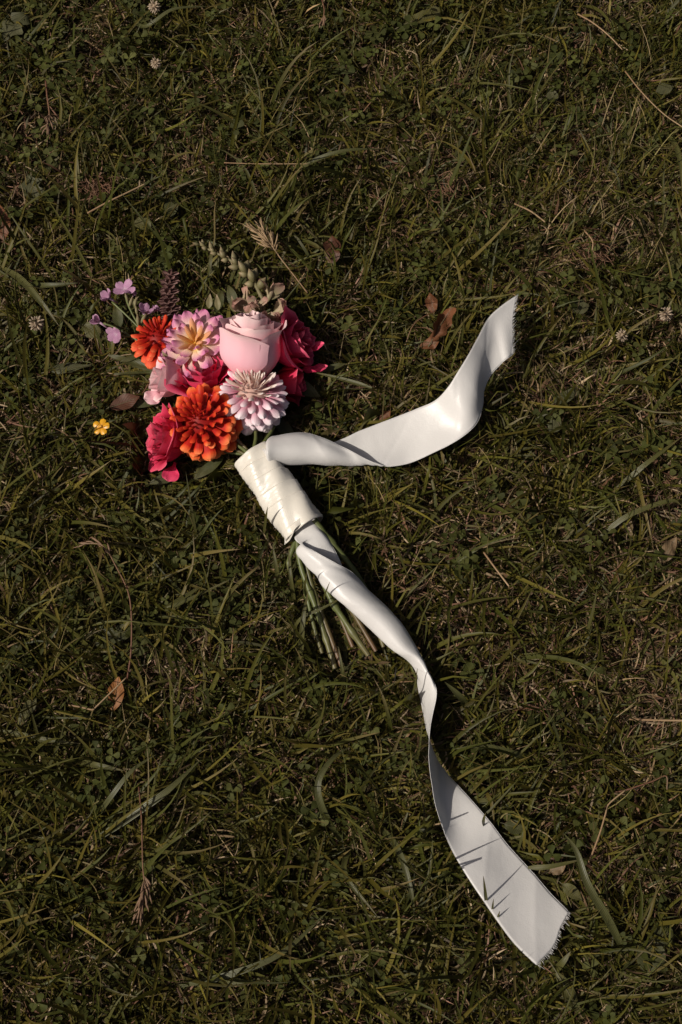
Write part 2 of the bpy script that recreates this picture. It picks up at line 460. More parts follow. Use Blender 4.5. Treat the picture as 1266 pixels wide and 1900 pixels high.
# --- necks between handle and flower heads
for (u0, v0, z0, u1, v1, z1, rd, mt) in ((470, 850, 44, 405, 800, 36, .0026, M_GREEN), (474, 846, 48, 470, 770, 42, .0026, M_GREEN),
        (480, 846, 44, 530, 740, 30, .0026, M_GREEN), (466, 852, 38, 420, 825, 32, .0024, M_STEMRED), (468, 850, 40, 440, 815, 44, .0022, M_STEMRED),
        (476, 846, 40, 500, 790, 30, .0022, M_GREEN), (472, 850, 34, 380, 830, 28, .0022, M_GREEN)):
    stem([(505, 895, 40), (u0, v0, z0), ((u0+u1)/2+3, (v0+v1)/2, (z0+z1)/2), (u1, v1, z1)], rd, mt, (), 'flower_neck', False)

# --- wrapped handle: one long satin band wound round the stems
def build_wrap():
    a, b = np.array(WA), np.array(WB); ax = b-a; LN = np.linalg.norm(ax); ax /= LN
    up = np.array((0, -st, ct)); s1 = np.cross(ax, up); s1 /= np.linalg.norm(s1); s2 = np.cross(s1, ax)
    band, pitch, per, nw = 0.036, 0.0158, 110, 25
    turns = (LN - 0.004)/pitch - 0.6
    V = []; n = int(turns*per)
    rw = random.Random(5)
    offs = [rw.uniform(-.0026, .0026) for _ in range(int(turns)+3)]
    for i in range(n):
        tu = i/per; th = 2*math.pi*tu
        k = int(tu); f = tu-k
        wob = offs[k]*(1-f) + offs[k+1]*f
        for j in range(nw):
            q = j/(nw-1)
            # the lower edge of a turn is tucked under the next one
            s = 0.001 + pitch*tu + band*(q-0.30) + wob
            s = min(max(s, -0.002), LN+0.003)
            r0 = 0.0166 + 0.0034*(s/LN) + 0.0012*math.sin(3*th+0.6) + 0.0009*math.sin(5*th+s*120)
            r = r0 + 0.0020*(1-q)
            g1 = math.sin(s*520 + 1.1*th + 1.7*k); g2 = math.sin(s*850 - 0.9*th + 2.9*k); g3 = math.sin(s*300 + 2.1*th + k)
            r += 0.00075*(1-abs(g1)**.6)*(.5+.5*math.sin(1.7*th+k*2.3)) + 0.0005*(1-abs(g2)**.6)*(.5+.5*math.sin(2.3*th+k*1.1+2)) + 0.00035*g3*.5
            V.append(a + ax*s + r*(math.cos(th)*s1*1.0 + math.sin(th)*s2*0.92))
    F = grid_faces(n, nw)
    o = part('ribbon_wrap', V, F, M_SATINW, {'t': np.zeros(len(V)), 's': np.tile(np.linspace(-1, 1, nw), n), 'u': np.repeat(np.linspace(0, turns*3, n), nw)})
    md = o.modifiers.new('thickness', 'SOLIDIFY'); md.thickness = 0.0005; md.offset = 1
    # loose ruffled hem at the lower end
    V = []; n2 = 60; m2 = 7
    for i in range(n2):
        th = math.radians(-60) + math.radians(190)*i/(n2-1)
        for j in range(m2):
            q = j/(m2-1)
            ruf = math.sin(th*5.3+1)*0.0018*q + math.sin(th*11)*0.0006*q
            flare = 0.0030*q*q*(0.5+0.5*math.sin(1.3*th+2.4))
            r = 0.0202 + flare + ruf
            s = LN - 0.004 + 0.0075*q + 0.0018*math.sin(th*3.1)*q
            V.append(a + ax*s + r*(math.cos(th)*s1 + math.sin(th)*s2*0.92))
    hem = part('loose_hem', V, grid_faces(n2, m2), M_SATINW, {'t': np.zeros(len(V)), 's': np.tile(np.linspace(-1, 1, m2), n2)*.2, 'u': np.repeat(np.linspace(0, 2, n2), m2)}, parent=o)
    md = hem.modifiers.new('thickness', 'SOLIDIFY'); md.thickness = 0.0004
build_wrap()

# --- ribbon tails
def ribbon(name, stations, label, n_len=220, n_wid=25, fray=60, fray_len=0.006, seed=3):
    rows = np.array([resample(PL(s), n_wid) for s in stations])          # stations x width x 3
    d = np.linalg.norm(np.diff(rows.mean(1), axis=0), axis=1)
    q = np.concatenate([[0], np.cumsum(d)])
    cols = np.stack([catmull(rows[:, j], 40*len(stations)) for j in range(n_wid)], 1)
    mid = cols.mean(1)
    L = np.concatenate([[0], np.cumsum(np.linalg.norm(np.diff(mid, axis=0), axis=1))])
    s = np.linspace(0, L[-1], n_len)
    idx = np.interp(s, L, np.arange(len(L)))
    i0 = np.clip(idx.astype(int), 0, len(L)-2); f = (idx-i0)[:, None, None]
    G = cols[i0]*(1-f) + cols[i0+1]*f
    nrm = np.cross(np.gradient(G, axis=0), np.gradient(G, axis=1)); nrm /= np.linalg.norm(nrm, axis=2, keepdims=True)+1e-12
    sm, tm = s[:, None], np.linspace(-1, 1, n_wid)[None, :]
    am = np.clip(sm/.02, 0, 1)
    G = G + nrm*(am*(.0009*np.sin(sm*61 + 2.6*tm + seed)*(.6+.4*np.sin(sm*23)) + .00022*np.sin(sm*150 + 3.4*tm + 2 + np.sin(sm*31))*np.clip(np.sin(sm*37+seed), 0, 1) + .00030*np.exp(-(np.sin(sm*47 + 1.1*tm + seed)/.16)**2) + .0004*np.sin(sm*43 - 1.7*tm + 1)*tm))[..., None]
    V = G.reshape(-1, 3)
    tt = np.repeat(np.linspace(0, 1, n_len), n_wid); ss = np.tile(np.linspace(-1, 1, n_wid), n_len)
    o = part(name, V, grid_faces(n_len, n_wid), M_SATIN, {'t': tt, 's': ss, 'u': tt*8}, label=label)
    md = o.modifiers.new('thickness', 'SOLIDIFY'); md.thickness = 0.00015; md.offset = 0
    # selvedge: a fine corded rim along both long edges
    for e in (0, n_wid-1):
        Vs, Fs = tube(G[:, e][::2], 0.00022, 5)
        part('selvedge', Vs, Fs, M_THREAD, parent=o, pressed=False)
    # frayed threads along the cut
    r = random.Random(seed); Vf = []; Ff = []
    end = G[-1]; dirs = G[-1]-G[-5]
    for _ in range(fray):
        x = r.uniform(0, n_wid-1.001); i = int(x); f2 = x-i
        p = end[i]*(1-f2)+end[i+1]*f2
        dd = dirs[i]/np.linalg.norm(dirs[i])
        ed = (end[-1]-end[0])/np.linalg.norm(end[-1]-end[0])
        ln = fray_len*r.uniform(.15, .75)*(2.0 if r.random() < .10 else 1)*(.5+.5*math.sin(x*1.3+seed)**2)
        bend = r.gauss(0, .16)
        pts = [p - dd*0.0008, p + dd*ln*.5 + ed*ln*bend*.3, p + dd*ln + ed*ln*bend + np.array((0, 0, r.uniform(-.12, .08)*ln))]
        vv, ff = tube(catmull(pts, 4), [0.00014, .00013, .00011, .00006], 3, False)
        Ff += [tuple(len(Vf)+k for k in fc) for fc in ff]; Vf += vv
    fr = part('frayed_threads', Vf, Ff, M_THREAD, parent=o, pressed=False)
    tag(fr, kind='stuff')
    return o

TAIL_UP = [
    [(487, 847, 50), (486, 838, 54), (490, 832, 60), (496, 838, 62), (496, 850, 58), (490, 856, 52)],
    [(500, 840, 42), (498, 855, 42), (500, 862, 48), (497, 852, 60), (496, 836, 66), (494, 820, 60), (498, 815, 50)],
    [(520, 835, 38), (518, 853, 36), (518, 863, 43), (515, 852, 57), (514, 832, 64), (514, 812, 58), (518, 808, 46)],
    [(564, 830, 37), (562, 850, 34), (562, 864, 40), (560, 852, 54), (560, 832, 60), (560, 811, 55), (562, 805, 44)],
    [(606, 825, 36), (608, 848, 33), (612, 864, 38), (609, 851, 51), (607, 834, 56), (605, 815, 52)],
    [(630, 817, 36), (642, 846, 32), (652, 864, 36), (650, 852, 46), (640, 831, 50)],
    [(648, 809, 36), (661, 842, 32), (672, 864.5, 35.5), (670, 857, 44), (663, 843, 48)],
    [(664, 801, 36), (680, 838, 32), (692, 865, 35), (689, 859, 41), (686, 855, 43)],
    [(682, 794, 36), (696, 836, 32), (708, 865.5, 34.5), (706, 862, 38)],
    [(700, 787, 36), (710, 830, 32), (722, 866, 34)],
    [(740, 772, 37), (750, 820, 33), (760, 859, 33)],
    [(775, 758, 42), (790, 805, 38), (800, 842, 38)],
    [(808, 743, 51), (832, 785, 46), (850, 816, 46)],
    [(832, 718, 66), (865, 765, 58), (884, 787, 49)],
    [(850, 690, 73), (879, 728, 63), (896, 755, 47)],
    [(868, 660, 75), (890, 692, 63), (900, 720, 46)],
    [(885, 628, 73), (901, 655, 63), (912, 694, 47)],
    [(905, 592, 69), (919, 630, 62), (930, 675, 50)],
    [(930, 568, 67), (934, 612, 63), (942, 665, 54)],
    [(960, 547, 64), (951, 600, 60), (953, 657, 53)],
]
TAIL_DN = [
    [(545, 960, 42), (556, 953, 46), (574, 944, 46), (586, 945, 42)],
    [(549, 988, 42), (562, 982, 47), (580, 973, 47), (594, 974, 41)],
    [(550, 1004, 48), (570, 999, 50), (594, 992, 49), (614, 1011, 42)],
    [(584, 1023, 60), (562, 1018, 56), (550, 1025, 47), (585, 1030, 45), (628, 1034, 43)],
    [(622, 1044, 59), (592, 1046, 60), (570, 1054, 50), (580, 1056, 42), (606, 1052, 39), (636, 1054, 40)],
    [(656, 1064, 46), (643, 1068, 56), (616, 1078, 59), (596, 1083, 48), (606, 1082, 39), (640, 1072, 37)],
    [(690, 1100, 40), (686, 1096, 48), (662, 1103, 58), (636, 1114, 54), (628, 1110, 44), (645, 1106, 36), (668, 1100, 35)],
    [(735, 1156, 36), (738, 1149, 44), (715, 1154, 53), (692, 1165, 48), (681, 1163, 40), (695, 1158, 33), (714, 1152, 32)],
    [(762, 1198, 32), (768, 1192, 40), (753, 1202, 48), (734, 1209, 43), (725, 1203, 36), (738, 1198, 31), (750, 1195, 29)],
    [(792, 1240, 36), (790, 1232, 44), (777, 1228, 45), (763, 1232, 34), (774, 1242, 25)],
    [(807, 1266, 44), (800, 1262, 46), (786, 1264, 36), (774, 1268, 20)],
    [(810, 1290, 48), (800, 1291, 42), (788, 1294, 28), (779, 1296, 13)],
    [(804, 1325, 52), (797, 1327, 38), (790, 1329, 24), (787, 1330, 11)],
    [(799, 1360, 53), (797, 1362, 38), (795, 1362, 24), (795, 1364, 10)],
    [(797, 1400, 51), (801, 1402, 36), (806, 1403, 24), (812, 1405, 13)],
    [(800, 1450, 48), (808, 1445, 34), (818, 1438, 22), (832, 1437, 15)],
    [(808, 1500, 45), (822, 1490, 33), (840, 1478, 26), (864, 1474, 22)],
    [(836, 1570, 38), (860, 1552, 31), (880, 1536, 28), (908, 1523, 27)],
    [(870, 1630, 40), (905, 1598, 32), (942, 1566, 24)],
    [(910, 1690, 40), (945, 1652, 32), (981, 1610, 23)],
    [(950, 1745, 40), (985, 1700, 32), (1020, 1655, 23)],
    [(995, 1791, 39), (1028, 1755, 31), (1040, 1722, 27), (1056, 1692, 23)],
]
ribbon('ribbon_tail', TAIL_UP, 'ivory satin tail curling up to a frayed end beside the flowers', seed=3, fray=190, fray_len=.0075)
ribbon('ribbon_tail', TAIL_DN, 'ivory satin tail twisting down past the stems to a slanted end', n_len=300, seed=4, fray=130, fray_len=0.006)

# --- petal shapes shared by the dahlias
def variants(mat, n, **kw):
    out = []
    for i in range(n):
        k = dict(kw); r = random.Random(i*13+5)
        k['cup'] = kw.get('cup', .3)*r.uniform(.8, 1.2); k['bend'] = kw.get('bend', .1) + r.uniform(-.05, .05)
        k['wide'] = kw.get('wide', .5)*r.uniform(.92, 1.08)
        out.append(petal_mesh('petal', mat, seed=i, **k))
    return out

pet_or = [petal_mesh('petal', M_ORANGE_IN, 6, 5, 0.62, .7, .5, .12)] + variants(M_ORANGE, 6, nv=9, nu=7, wide=.66, peak=.70, cup=.40, bend=.10, claw=.55, tip=.10, wob=.04)
dahlia('dahlia_flower', 'bright orange ball dahlia with rounded cupped petals', P(380, 785, .050), (-0.22, -0.10, 0.93), .0385, M_ORANGE_IN, pet_or, 108, 42,
       math.radians(122), core=.56, seed=2, a_pow=.72, lenf=lambda k: .86+.20*min(1, k*2.0), tiltf=lambda k: -.04+.62*min(1, k*2.0), wid=lambda k: .64+.70*min(1, k*1.4), parent=bq)
pet_o2 = [petal_mesh('petal', M_ORANGE_IN, 6, 5, 0.55, .7, .5, .12)] + variants(M_ORANGE2, 5, nv=8, nu=5, wide=.52, peak=.70, cup=.40, bend=.10, claw=.5, tip=.06, wob=.035)
dahlia('dahlia_flower', 'smaller red orange dahlia tucked behind the striped pink one', P(296, 633, .040), (0.10, 0.42, 0.86), .0290, M_ORANGE_IN, pet_o2, 70, 34,
       math.radians(128), core=.50, seed=3, a_pow=.70, lenf=lambda k: .86+.20*min(1, k*2.0), tiltf=lambda k: -.04+.55*min(1, k*2.0), wid=lambda k: .60+.70*min(1, k*1.4), parent=bq)
pet_wh = [petal_mesh('petal', M_WHITEC, 6, 5, 0.5, .65, .55, .12)] + variants(M_WHITEP, 6, nv=9, nu=7, wide=.56, peak=.64, cup=.48, bend=.12, claw=.5, tip=.14, crease=.08, wob=.04)
dahlia('dahlia_flower', 'white and blush pompon dahlia with pointed cupped petals', P(470, 736, .054), (0.06, 0.44, 0.88), .0360, M_WHITEC, pet_wh, 116, 42,
       math.radians(128), core=.48, seed=5, a_pow=.70, lenf=lambda k: .84+.22*min(1, k*2.0), tiltf=lambda k: -.04+.46*min(1, k*2.0), wid=lambda k: .55+.75*min(1, k*1.4), parent=bq)
pet_st = [petal_mesh('petal', M_STARC, 6, 5, 0.42, .5, .6, .35)] + variants(M_STAR, 6, nv=9, nu=7, wide=.44, peak=.66, cup=.26, bend=.10, claw=.4, tip=-.08, crease=.15, wob=.05)
dahlia('dahlia_flower', 'open dahlia with mauve pink petals and a yellow heart', P(363, 639, .052), (-0.10, 0.06, 0.97), .0385, M_STARC, pet_st, 60, 9,
       math.radians(108), core=.10, seed=6, a_pow=.62, lenf=lambda k: .60+.50*min(1, k*1.5), tiltf=lambda k: .10+.08*k, wid=lambda k: .8+.45*k, parent=bq)

rose('rose_flower', 'large pale pink rose with rolled petal rims', P(463, 694, .046), (0.04, 0.74, 0.62), .0305, .064, 19, M_PINK, bq, spin=2.2, seed=4, ruffle=.045, flare=.20, n_flare=4, base_w=.60, full=.42, extra=(((1, -.1, .5), .80, .26, .93, .10), ((-.25, -.5, .6), .95, .20, .84, -.13)), sepal_mat=M_SEPAL)
rose('rose_flower', 'ruffled magenta rose between the pink dahlia and the orange dahlia', P(383, 712, .028), (-.05, .22, .95), .0300, .036, 13, M_MAGENTA, bq, spin=.4, seed=8, ruffle=.10, flare=.35, n_flare=5, open_=.15, sepal_mat=M_SEPAL)
rose('rose_flower', 'magenta rose turned sideways beside the large pale pink rose', P(500, 652, .038), (.80, .14, .42), .0265, .045, 14, M_MAGENTA, bq, spin=.2, seed=12, ruffle=.11, flare=.45, n_flare=6, open_=.10, sepal_mat=M_SEPAL)
rose('rose_flower', 'dark rose half hidden beneath the white pompon dahlia', P(506, 712, .022), (.80, -.06, .10), .0200, .034, 9, M_CRIMSON, bq, spin=1.2, seed=13, ruffle=.05, flare=.3, n_flare=4, sepal_mat=M_SEPAL)
rose('rose_flower', 'small pale pink rose peeking out below the striped pink dahlia', P(346, 708, .032), (-.85, -.10, .45), .0230, .038, 9, M_PINK, bq, spin=2.6, seed=14, ruffle=.04, flare=.4, n_flare=4, sepal_mat=M_SEPAL)
rose('rose_flower', 'crimson rose pressed against the bright orange ball dahlia', P(350, 818, .026), (-.80, -.05, .46), .0265, .038, 15, M_CRIMSON, bq, spin=.9, seed=15, ruffle=.17, flare=.46, n_flare=6, open_=.14, sepal_mat=M_SEPAL)

# --- leaves that belong to the bouquet
def leaf_grid(shape, nv=11, nu=7, wide=.4, curl=.0, fold=.15, wav=.0, lobes=0, seed=0):
    r = random.Random(seed); V = []; T = []; S = []
    p1, p2, p3 = (r.uniform(0, 6) for _ in range(3))
    for i in range(nv):
        t = i/(nv-1)
        if shape == 'oval': wd = math.sin(math.pi*min(.985, max(.015, t))**.9)**.8
        elif shape == 'lance': wd = (math.sin(math.pi*max(.02, t)**.7))**1.1 if t < .99 else .03
        elif shape == 'round': wd = math.sqrt(max(.004, 1-(2*t-1)**2))
        elif shape == 'spoon': wd = .18+.82*math.sin(math.pi*.5*min(1, t/.68))**2 if t < .68 else math.sqrt(max(.01, 1-((t-.68)/.32)**2))
        else: wd = 1
        wd = max(wd, .03)
        if lobes: wd *= 1 - .38*abs(math.sin(math.pi*lobes*t + p1*.1))**1.5 + .1*math.sin(13*t+p2)
        wd *= wide
        for j in range(nu):
            s = -1+2*j/(nu-1)
            x = s*wd/2
            z = fold*abs(x) + curl*t*t - curl*.3*t + wav*math.sin(7*t+p1+1.3*s)*abs(s) + wav*.6*math.sin(13*t+p3)*s
            V.append((x, t, z)); T.append(t); S.append(s)
    return V, T, S, grid_faces(nv, nu)

def dirframe(p, ang, pitch=0., roll=0.):
    """base point, heading over the lawn in degrees (0 = photograph's right, 90 = up), pitch, roll"""
    a = math.radians(ang)
    M = Matrix.Translation(Vector(p)) @ Matrix.Rotation(a - math.pi/2, 4, 'Z') @ Matrix.Rotation(math.radians(pitch), 4, 'X') @ Matrix.Rotation(math.radians(roll), 4, 'Y')
    return M

def bq_leaf(u, v, z, ln, wd, ang, pitch, roll=0, shape='oval', mat=None, name='leaf', curl=-.1, seed=0, wav=.02, pressed=True):
    V, T, S, F = leaf_grid(shape, wide=wd, curl=curl, fold=.2, wav=wav, seed=seed)
    M = dirframe(P(u, v, z*.001), ang, pitch, roll) @ Matrix.Scale(ln, 4)
    o = link(name, mesh(name, V, F, mat or M_LEAF, attrs={'t': T, 's': S}), bq, TOB @ M)
    if pressed: press(o)
    return o
for k, a in enumerate(((300, 690, 26, .062, .16, 158, -4), (275, 655, 24, .030, .22, 200, 4), (300, 694, 24, .050, .12, 175, -4), (345, 700, 34, .024, .5, 105, 30),
        (415, 850, 14, .036, .30, 215, -4), (520, 700, 20, .045, .38, 335, -5), (505, 770, 20, .040, .36, 310, -6),
        (222, 610, 26, .026, .42, 100, 12), (262, 605, 26, .020, .40, 80, 20), (590, 690, 22, .030, .22, 15, 8), (330, 880, 16, .03, .35, 200, 0),
        (300, 745, 22, .036, .22, 190, 5), (440, 575, 24, .03, .38, 110, 5), (400, 580, 24, .026, .4, 75, 10), (475, 775, 24, .03, .3, 280, -4))):
    bq_leaf(*a[:7], roll=RND.uniform(-25, 25), seed=k)
# green sepals on the back of the small pale rose and near the orange dahlia
for a in ((318, 684, 46, .020, .4, 120, 35), (326, 690, 46, .022, .3, 70, 30), (405, 575, 44, .016, .4, 95, 30), (388, 572, 44, .015, .45, 85, 25), (433, 578, 46, .016, .4, 95, 40)):
    bq_leaf(*a, shape='lance', mat=M_SNAP, name='sepal', pressed=False)

# --- lilac phlox sprigs
def phlox(u, v, z, R, axis, n=5, spread=75, spin=0., seed=0):
    F = frame(P(u, v, z*.001), axis, spin)
    V, Fc = tube([(0, 0, -R*1.1), (0, 0, -R*.5), (0, 0, 0)], [R*.09, R*.10, R*.13], 6)
    f = link('phlox_flower', mesh('phlox_flower', V, Fc, M_LILAC, attrs={'t': [0.1]*len(V), 's': [0]*len(V)}), bq, W[bq].inverted() @ F)
    press(f)
    r = random.Random(seed)
    for i in range(n):
        ph = 2*math.pi*i/n + r.uniform(-.15, .15); al = math.radians(spread + r.uniform(-14, 14))
        y = Vector((math.sin(al)*math.cos(ph), math.sin(al)*math.sin(ph), math.cos(al))); x = Vector((-math.sin(ph), math.cos(ph), 0)); zz = x.cross(y)
        M = Matrix((x*R, y*R*r.uniform(.9, 1.1), zz*R)).transposed().to_4x4()
        o = link('petal', PHLOX[i % 3], f, M); press(o)
    return f
PHLOX = [petal_mesh('petal', M_LILAC, 7, 5, .74, .66, .18, -.12, .2, wob=.05, seed=q) for q in range(3)]
phlox(231, 537, 44, .0125, (-.1, .15, 1), seed=1)
phlox(203, 553, 40, .0105, (-.6, .1, .7), spread=42, seed=2)
phlox(185, 598, 36, .0105, (-.7, .3, .6), spread=30, seed=3)
phlox(216, 620, 38, .0110, (-.3, -.6, .7), spread=70, seed=4)
phlox(268, 580, 38, .0100, (.3, .4, .8), spread=52, seed=5)
phlox(287, 577, 32, 0.0066, (.4, .4, .7), spread=40, seed=6)
phlox(248, 548, 38, .0060, (.4, .1, .9), spread=15, seed=7)
for a in ([(300, 660, 34), (262, 610, 34), (240, 570, 36), (231, 541, 38)], [(262, 612, 33), (235, 585, 34), (208, 560, 36)], [(290, 655, 32), (245, 625, 32), (212, 607, 33), (192, 600, 34)],
          [(245, 625, 32), (232, 624, 34), (222, 622, 36)], [(255, 600, 34), (262, 590, 35), (267, 583, 36)], [(262, 600, 33), (276, 588, 34), (285, 580, 35)], [(240, 572, 35), (246, 556, 37)]):
    V, F = tube(catmull(PL(a), 10), .0011, 6); part('sprig_stem', V, F, M_GREEN)
def bud(u, v, z, ln, rad, ang, pitch, mat, name='bud', bent=0.0, parent=bq, M=None, tipc=1.0):
    V = []; T = []
    nn, ns = 8, 8
    for i in range(nn):
        t = i/(nn-1); rr = rad*max(.05, math.sin(math.pi*(.06+.92*t)**.85))
        for j in range(ns):
            p = 2*math.pi*j/ns
            cre = 1 + .10*math.cos(3*p)
            V.append((rr*cre*math.cos(p), ln*t, rr*cre*math.sin(p) + bent*ln*t*t)); T.append(t*tipc)
    MM = TOB @ dirframe(P(u, v, z*.001), ang, pitch)
    o = link(name, mesh(name, V, grid_faces(nn, ns, 0, True), mat, attrs={'t': T, 's': [0]*len(V)}), parent, MM)
    press(o, 2); return o
for a in ((240, 570, 36, .012, .0018, 70, 25), (246, 566, 36, .011, .0016, 50, 25), (250, 572, 35, .012, .0018, 80, 25), (255, 585, 34, .010, .0017, 100, 25), (238, 560, 38, .010, .0015, 110, 25), (262, 600, 36, .012, .002, 60, 20), (257, 606, 36, .013, .002, 95, 20)):
    bud(*a, M_SNAP, name='bud')

# --- mauve brown flower spike: a stem hidden by whorls of bracts
def spike(path_px, n, r0, r1, mat, name, label, ns=5, seed=0):
    path = catmull(PL(path_px), n)
    V, F = tube(path, .0016, 6)
    sp = part(name, V, F, M_GREEN if mat is not M_SPIKE else M_SPIKE, label=label)
    r = random.Random(seed); Wp = W[sp].inverted()
    for i in range(n-1):
        k = i/(n-1); ax = Vector(path[i+1]-path[i]).normalized()
        rad = r0 + (r1-r0)*k
        a = ax.cross(Vector((.2, .1, .95))).normalized(); b = ax.cross(a)
        for j in range(ns):
            th = 2*math.pi*(j + .5*(i % 2))/ns + r.uniform(-.15, .15)
            out = a*math.cos(th) + b*math.sin(th)
            y = (out*.9 + ax*.65).normalized(); x = ax.cross(out).normalized(); z = x.cross(y)
            L = rad*r.uniform(.9, 1.15)
            M = Matrix((x*L, y*L, z*L)).transposed().to_4x4(); M.translation = Vector(path[i])
            me = BRACT[(i+j) % 2]
            o = link('bract', me, sp, Wp @ M); press(o)
    return sp
BRACT = [petal_mesh('bract', M_SPIKE, 6, 5, 1.0, .5, .75, .45, .5, tip=.4, seed=3), petal_mesh('bract', M_SPIKE, 6, 5, .9, .55, .8, .40, .5, tip=.3, seed=4)]
spike([(318, 600, 34), (314, 570, 36), (313, 535, 37), (319, 500, 36)], 13, .0105, .0075, M_SPIKE, 'flower_spike', 'mauve brown spike of closed bracts')

# --- snapdragon spike: green buds getting larger towards the bouquet
def snapdragon():
    pts = [(478, 600, 40), (489, 566, 44), (480, 540, 46), (466, 516, 46), (445, 494, 45), (415, 476, 44), (388, 463, 43), (368, 452, 41)]
    path = catmull(PL(pts), 40)
    V, F = tube(path, np.linspace(.0026, .0009, 40), 7)
    sp = part('snapdragon_spike', V, F, M_SNAP, label='pale green snapdragon spike of closed buds')
    r = random.Random(9)
    n = 20
    for i in range(n):
        k = (i+.5)/n; q = path[min(39, int(12 + k*27))]; q2 = path[min(39, int(12+k*27)+1)]
        d = math.degrees(math.atan2(q2[1]-q[1], q2[0]-q[0])) if np.linalg.norm(q2-q) > 0 else 150
        side = (-1, 1, 0)[i % 3]
        ln = (.0150*(1-k) + .007*k)*r.uniform(.75, 1.2); rd = (.0048*(1-k) + .0022*k)*r.uniform(.8, 1.15)
        u, v = proj(q[0], q[1], q[2])
        bud(u, v, q[2]*1000 + (4*(1-k) if side == 0 else 0), ln, rd, d + side*(62-28*k) + r.uniform(-8, 8), 25 if side == 0 else r.uniform(0, 20), M_SNAP, 'bud', .2)
    # peach flowers starting to open near the base
    for (u, v, z, ln, ang, pit) in ((470, 575, 42, .026, 150, 15), (482, 585, 46, .022, 225, 35), (497, 560, 42, .026, 72, 10), (505, 585, 40, .024, 25, 15), (492, 588, 46, .020, 300, 40), (478, 580, 48, .020, 100, 55)):
        b = bud(u, v, z, ln*.8, .0034, ang, pit, M_SNAPO, 'snapdragon_flower', .15)
        for q in range(5):
            M = Matrix.Translation((0, ln*(.15+.09*q), 0)) @ Matrix.Rotation(q*2.1+ang, 4, 'Y') @ Matrix.Rotation(math.radians(18+9*q), 4, 'X') @ Matrix.Scale(ln*(.8-.05*q), 4)
            o = link('petal', SNAPP[q % 2], b, M)
SNAPP = [petal_mesh('petal', M_SNAPO, 6, 5, .9, .6, .4, .3, .4, wob=.12, seed=q) for q in range(2)]
snapdragon()
# loose crimson and pink petals fringing the lower rose
for a in ((326, 858, 24, .020, .85, 250, -20, M_MAGENTA), (560, 686, 28, .026, .40, 4, -4, M_MAGENTA), (556, 650, 40, .026, .42, 8, 6, M_MAGENTA), (312, 732, 30, .024, .6, 195, -5, M_PINK)):
    bq_leaf(*a[:7], shape='spoon', mat=a[7], name='petal', seed=3, wav=.13, curl=.3)

# ------------------------------------------------------------------ things lying or growing in the lawn
def leaf_mat(name, a, b, transl=.15, rough=.55):
    return ramp_mat(name, [(0, a), (1, b)], rough, .3, transl, .45, 5, vein=.22, side=True)
L_BROWN = leaf_mat('brown_leaf', (.12, .048, .02), (.155, .06, .025))
L_DARKBR = leaf_mat('dark_brown_leaf', (.07, .028, .014), (.09, .035, .018))
L_ORANGE = leaf_mat('orange_leaf', (.20, .08, .02), (.24, .095, .024))
L_GREEN = leaf_mat('weed_leaf', (.042, .044, .013), (.052, .052, .016))
L_GREY = leaf_mat('grey_green_leaf', (.064, .064, .028), (.078, .075, .034))
L_PALE = leaf_mat('pale_green_leaf', (.078, .074, .022), (.085, .077, .026))
L_DEAD = leaf_mat('withered_leaf', (.14, .095, .05), (.18, .12, .065))
M_STRAW = ramp_mat('straw', [(0, (.22, .13, .065)), (1, (.32, .22, .12))], .6, .3, .05, .25, 200)
M_STRAWRED = ramp_mat('reddish_stalk', [(0, (.12, .05, .03)), (.6, (.16, .085, .045)), (1, (.20, .13, .08))], .6, .3, .05, .25, 200)
M_RIB = ramp_mat('leaf_ribs', [(0, (.11, .10, .05)), (1, (.10, .09, .045))], .6, .3, .05, .2, 200)
M_CLOVERHEAD = ramp_mat('clover_florets', [(0, (.20, .13, .07)), (.6, (.32, .24, .16)), (1, (.42, .33, .24))], .6, .2, .2, .2, 200, .15)

def lawn_leaf(u, v, z, ln, wd, ang, pitch, shape, mat, name, label, cat, roll=0, curl=-.1, lobes=0, wav=.03, seed=0, fold=.15, stalk=.25, group=None):
    V, T, S, F = leaf_grid(shape, 17 if lobes else 13, 9, wide=wd, curl=curl, fold=fold, wav=wav, lobes=lobes, seed=seed)
    zb = z - (8 if name == 'weed_leaf' else 2)
    M = dirframe(P(u, v, zb*.001), ang, pitch, roll) @ Matrix.Scale(ln*(.85 if name == 'weed_leaf' else .95), 4) @ Matrix.Translation((0, -.5, 0))
    o = link(name, mesh(name, V, F, mat, attrs={'t': T, 's': S}), None, M)
    tag(o, label, cat, group)
    mid = [Vector(V[i*9+4]) + Vector((0, 0, .006)) for i in range(0, len(V)//9, 2)]
    if stalk: mid = [mid[0] + Vector((0, -stalk, -.06)), mid[0] + Vector((0, -stalk*.5, -.02))] + mid
    V, F = tube([tuple(q) for q in mid], np.linspace(.014, .004, len(mid)), 5)
    link('midrib', mesh('midrib', V, F, M_RIB, attrs={'t': [0.5]*len(V), 's': [0]*len(V)}), o, Matrix())
    return o

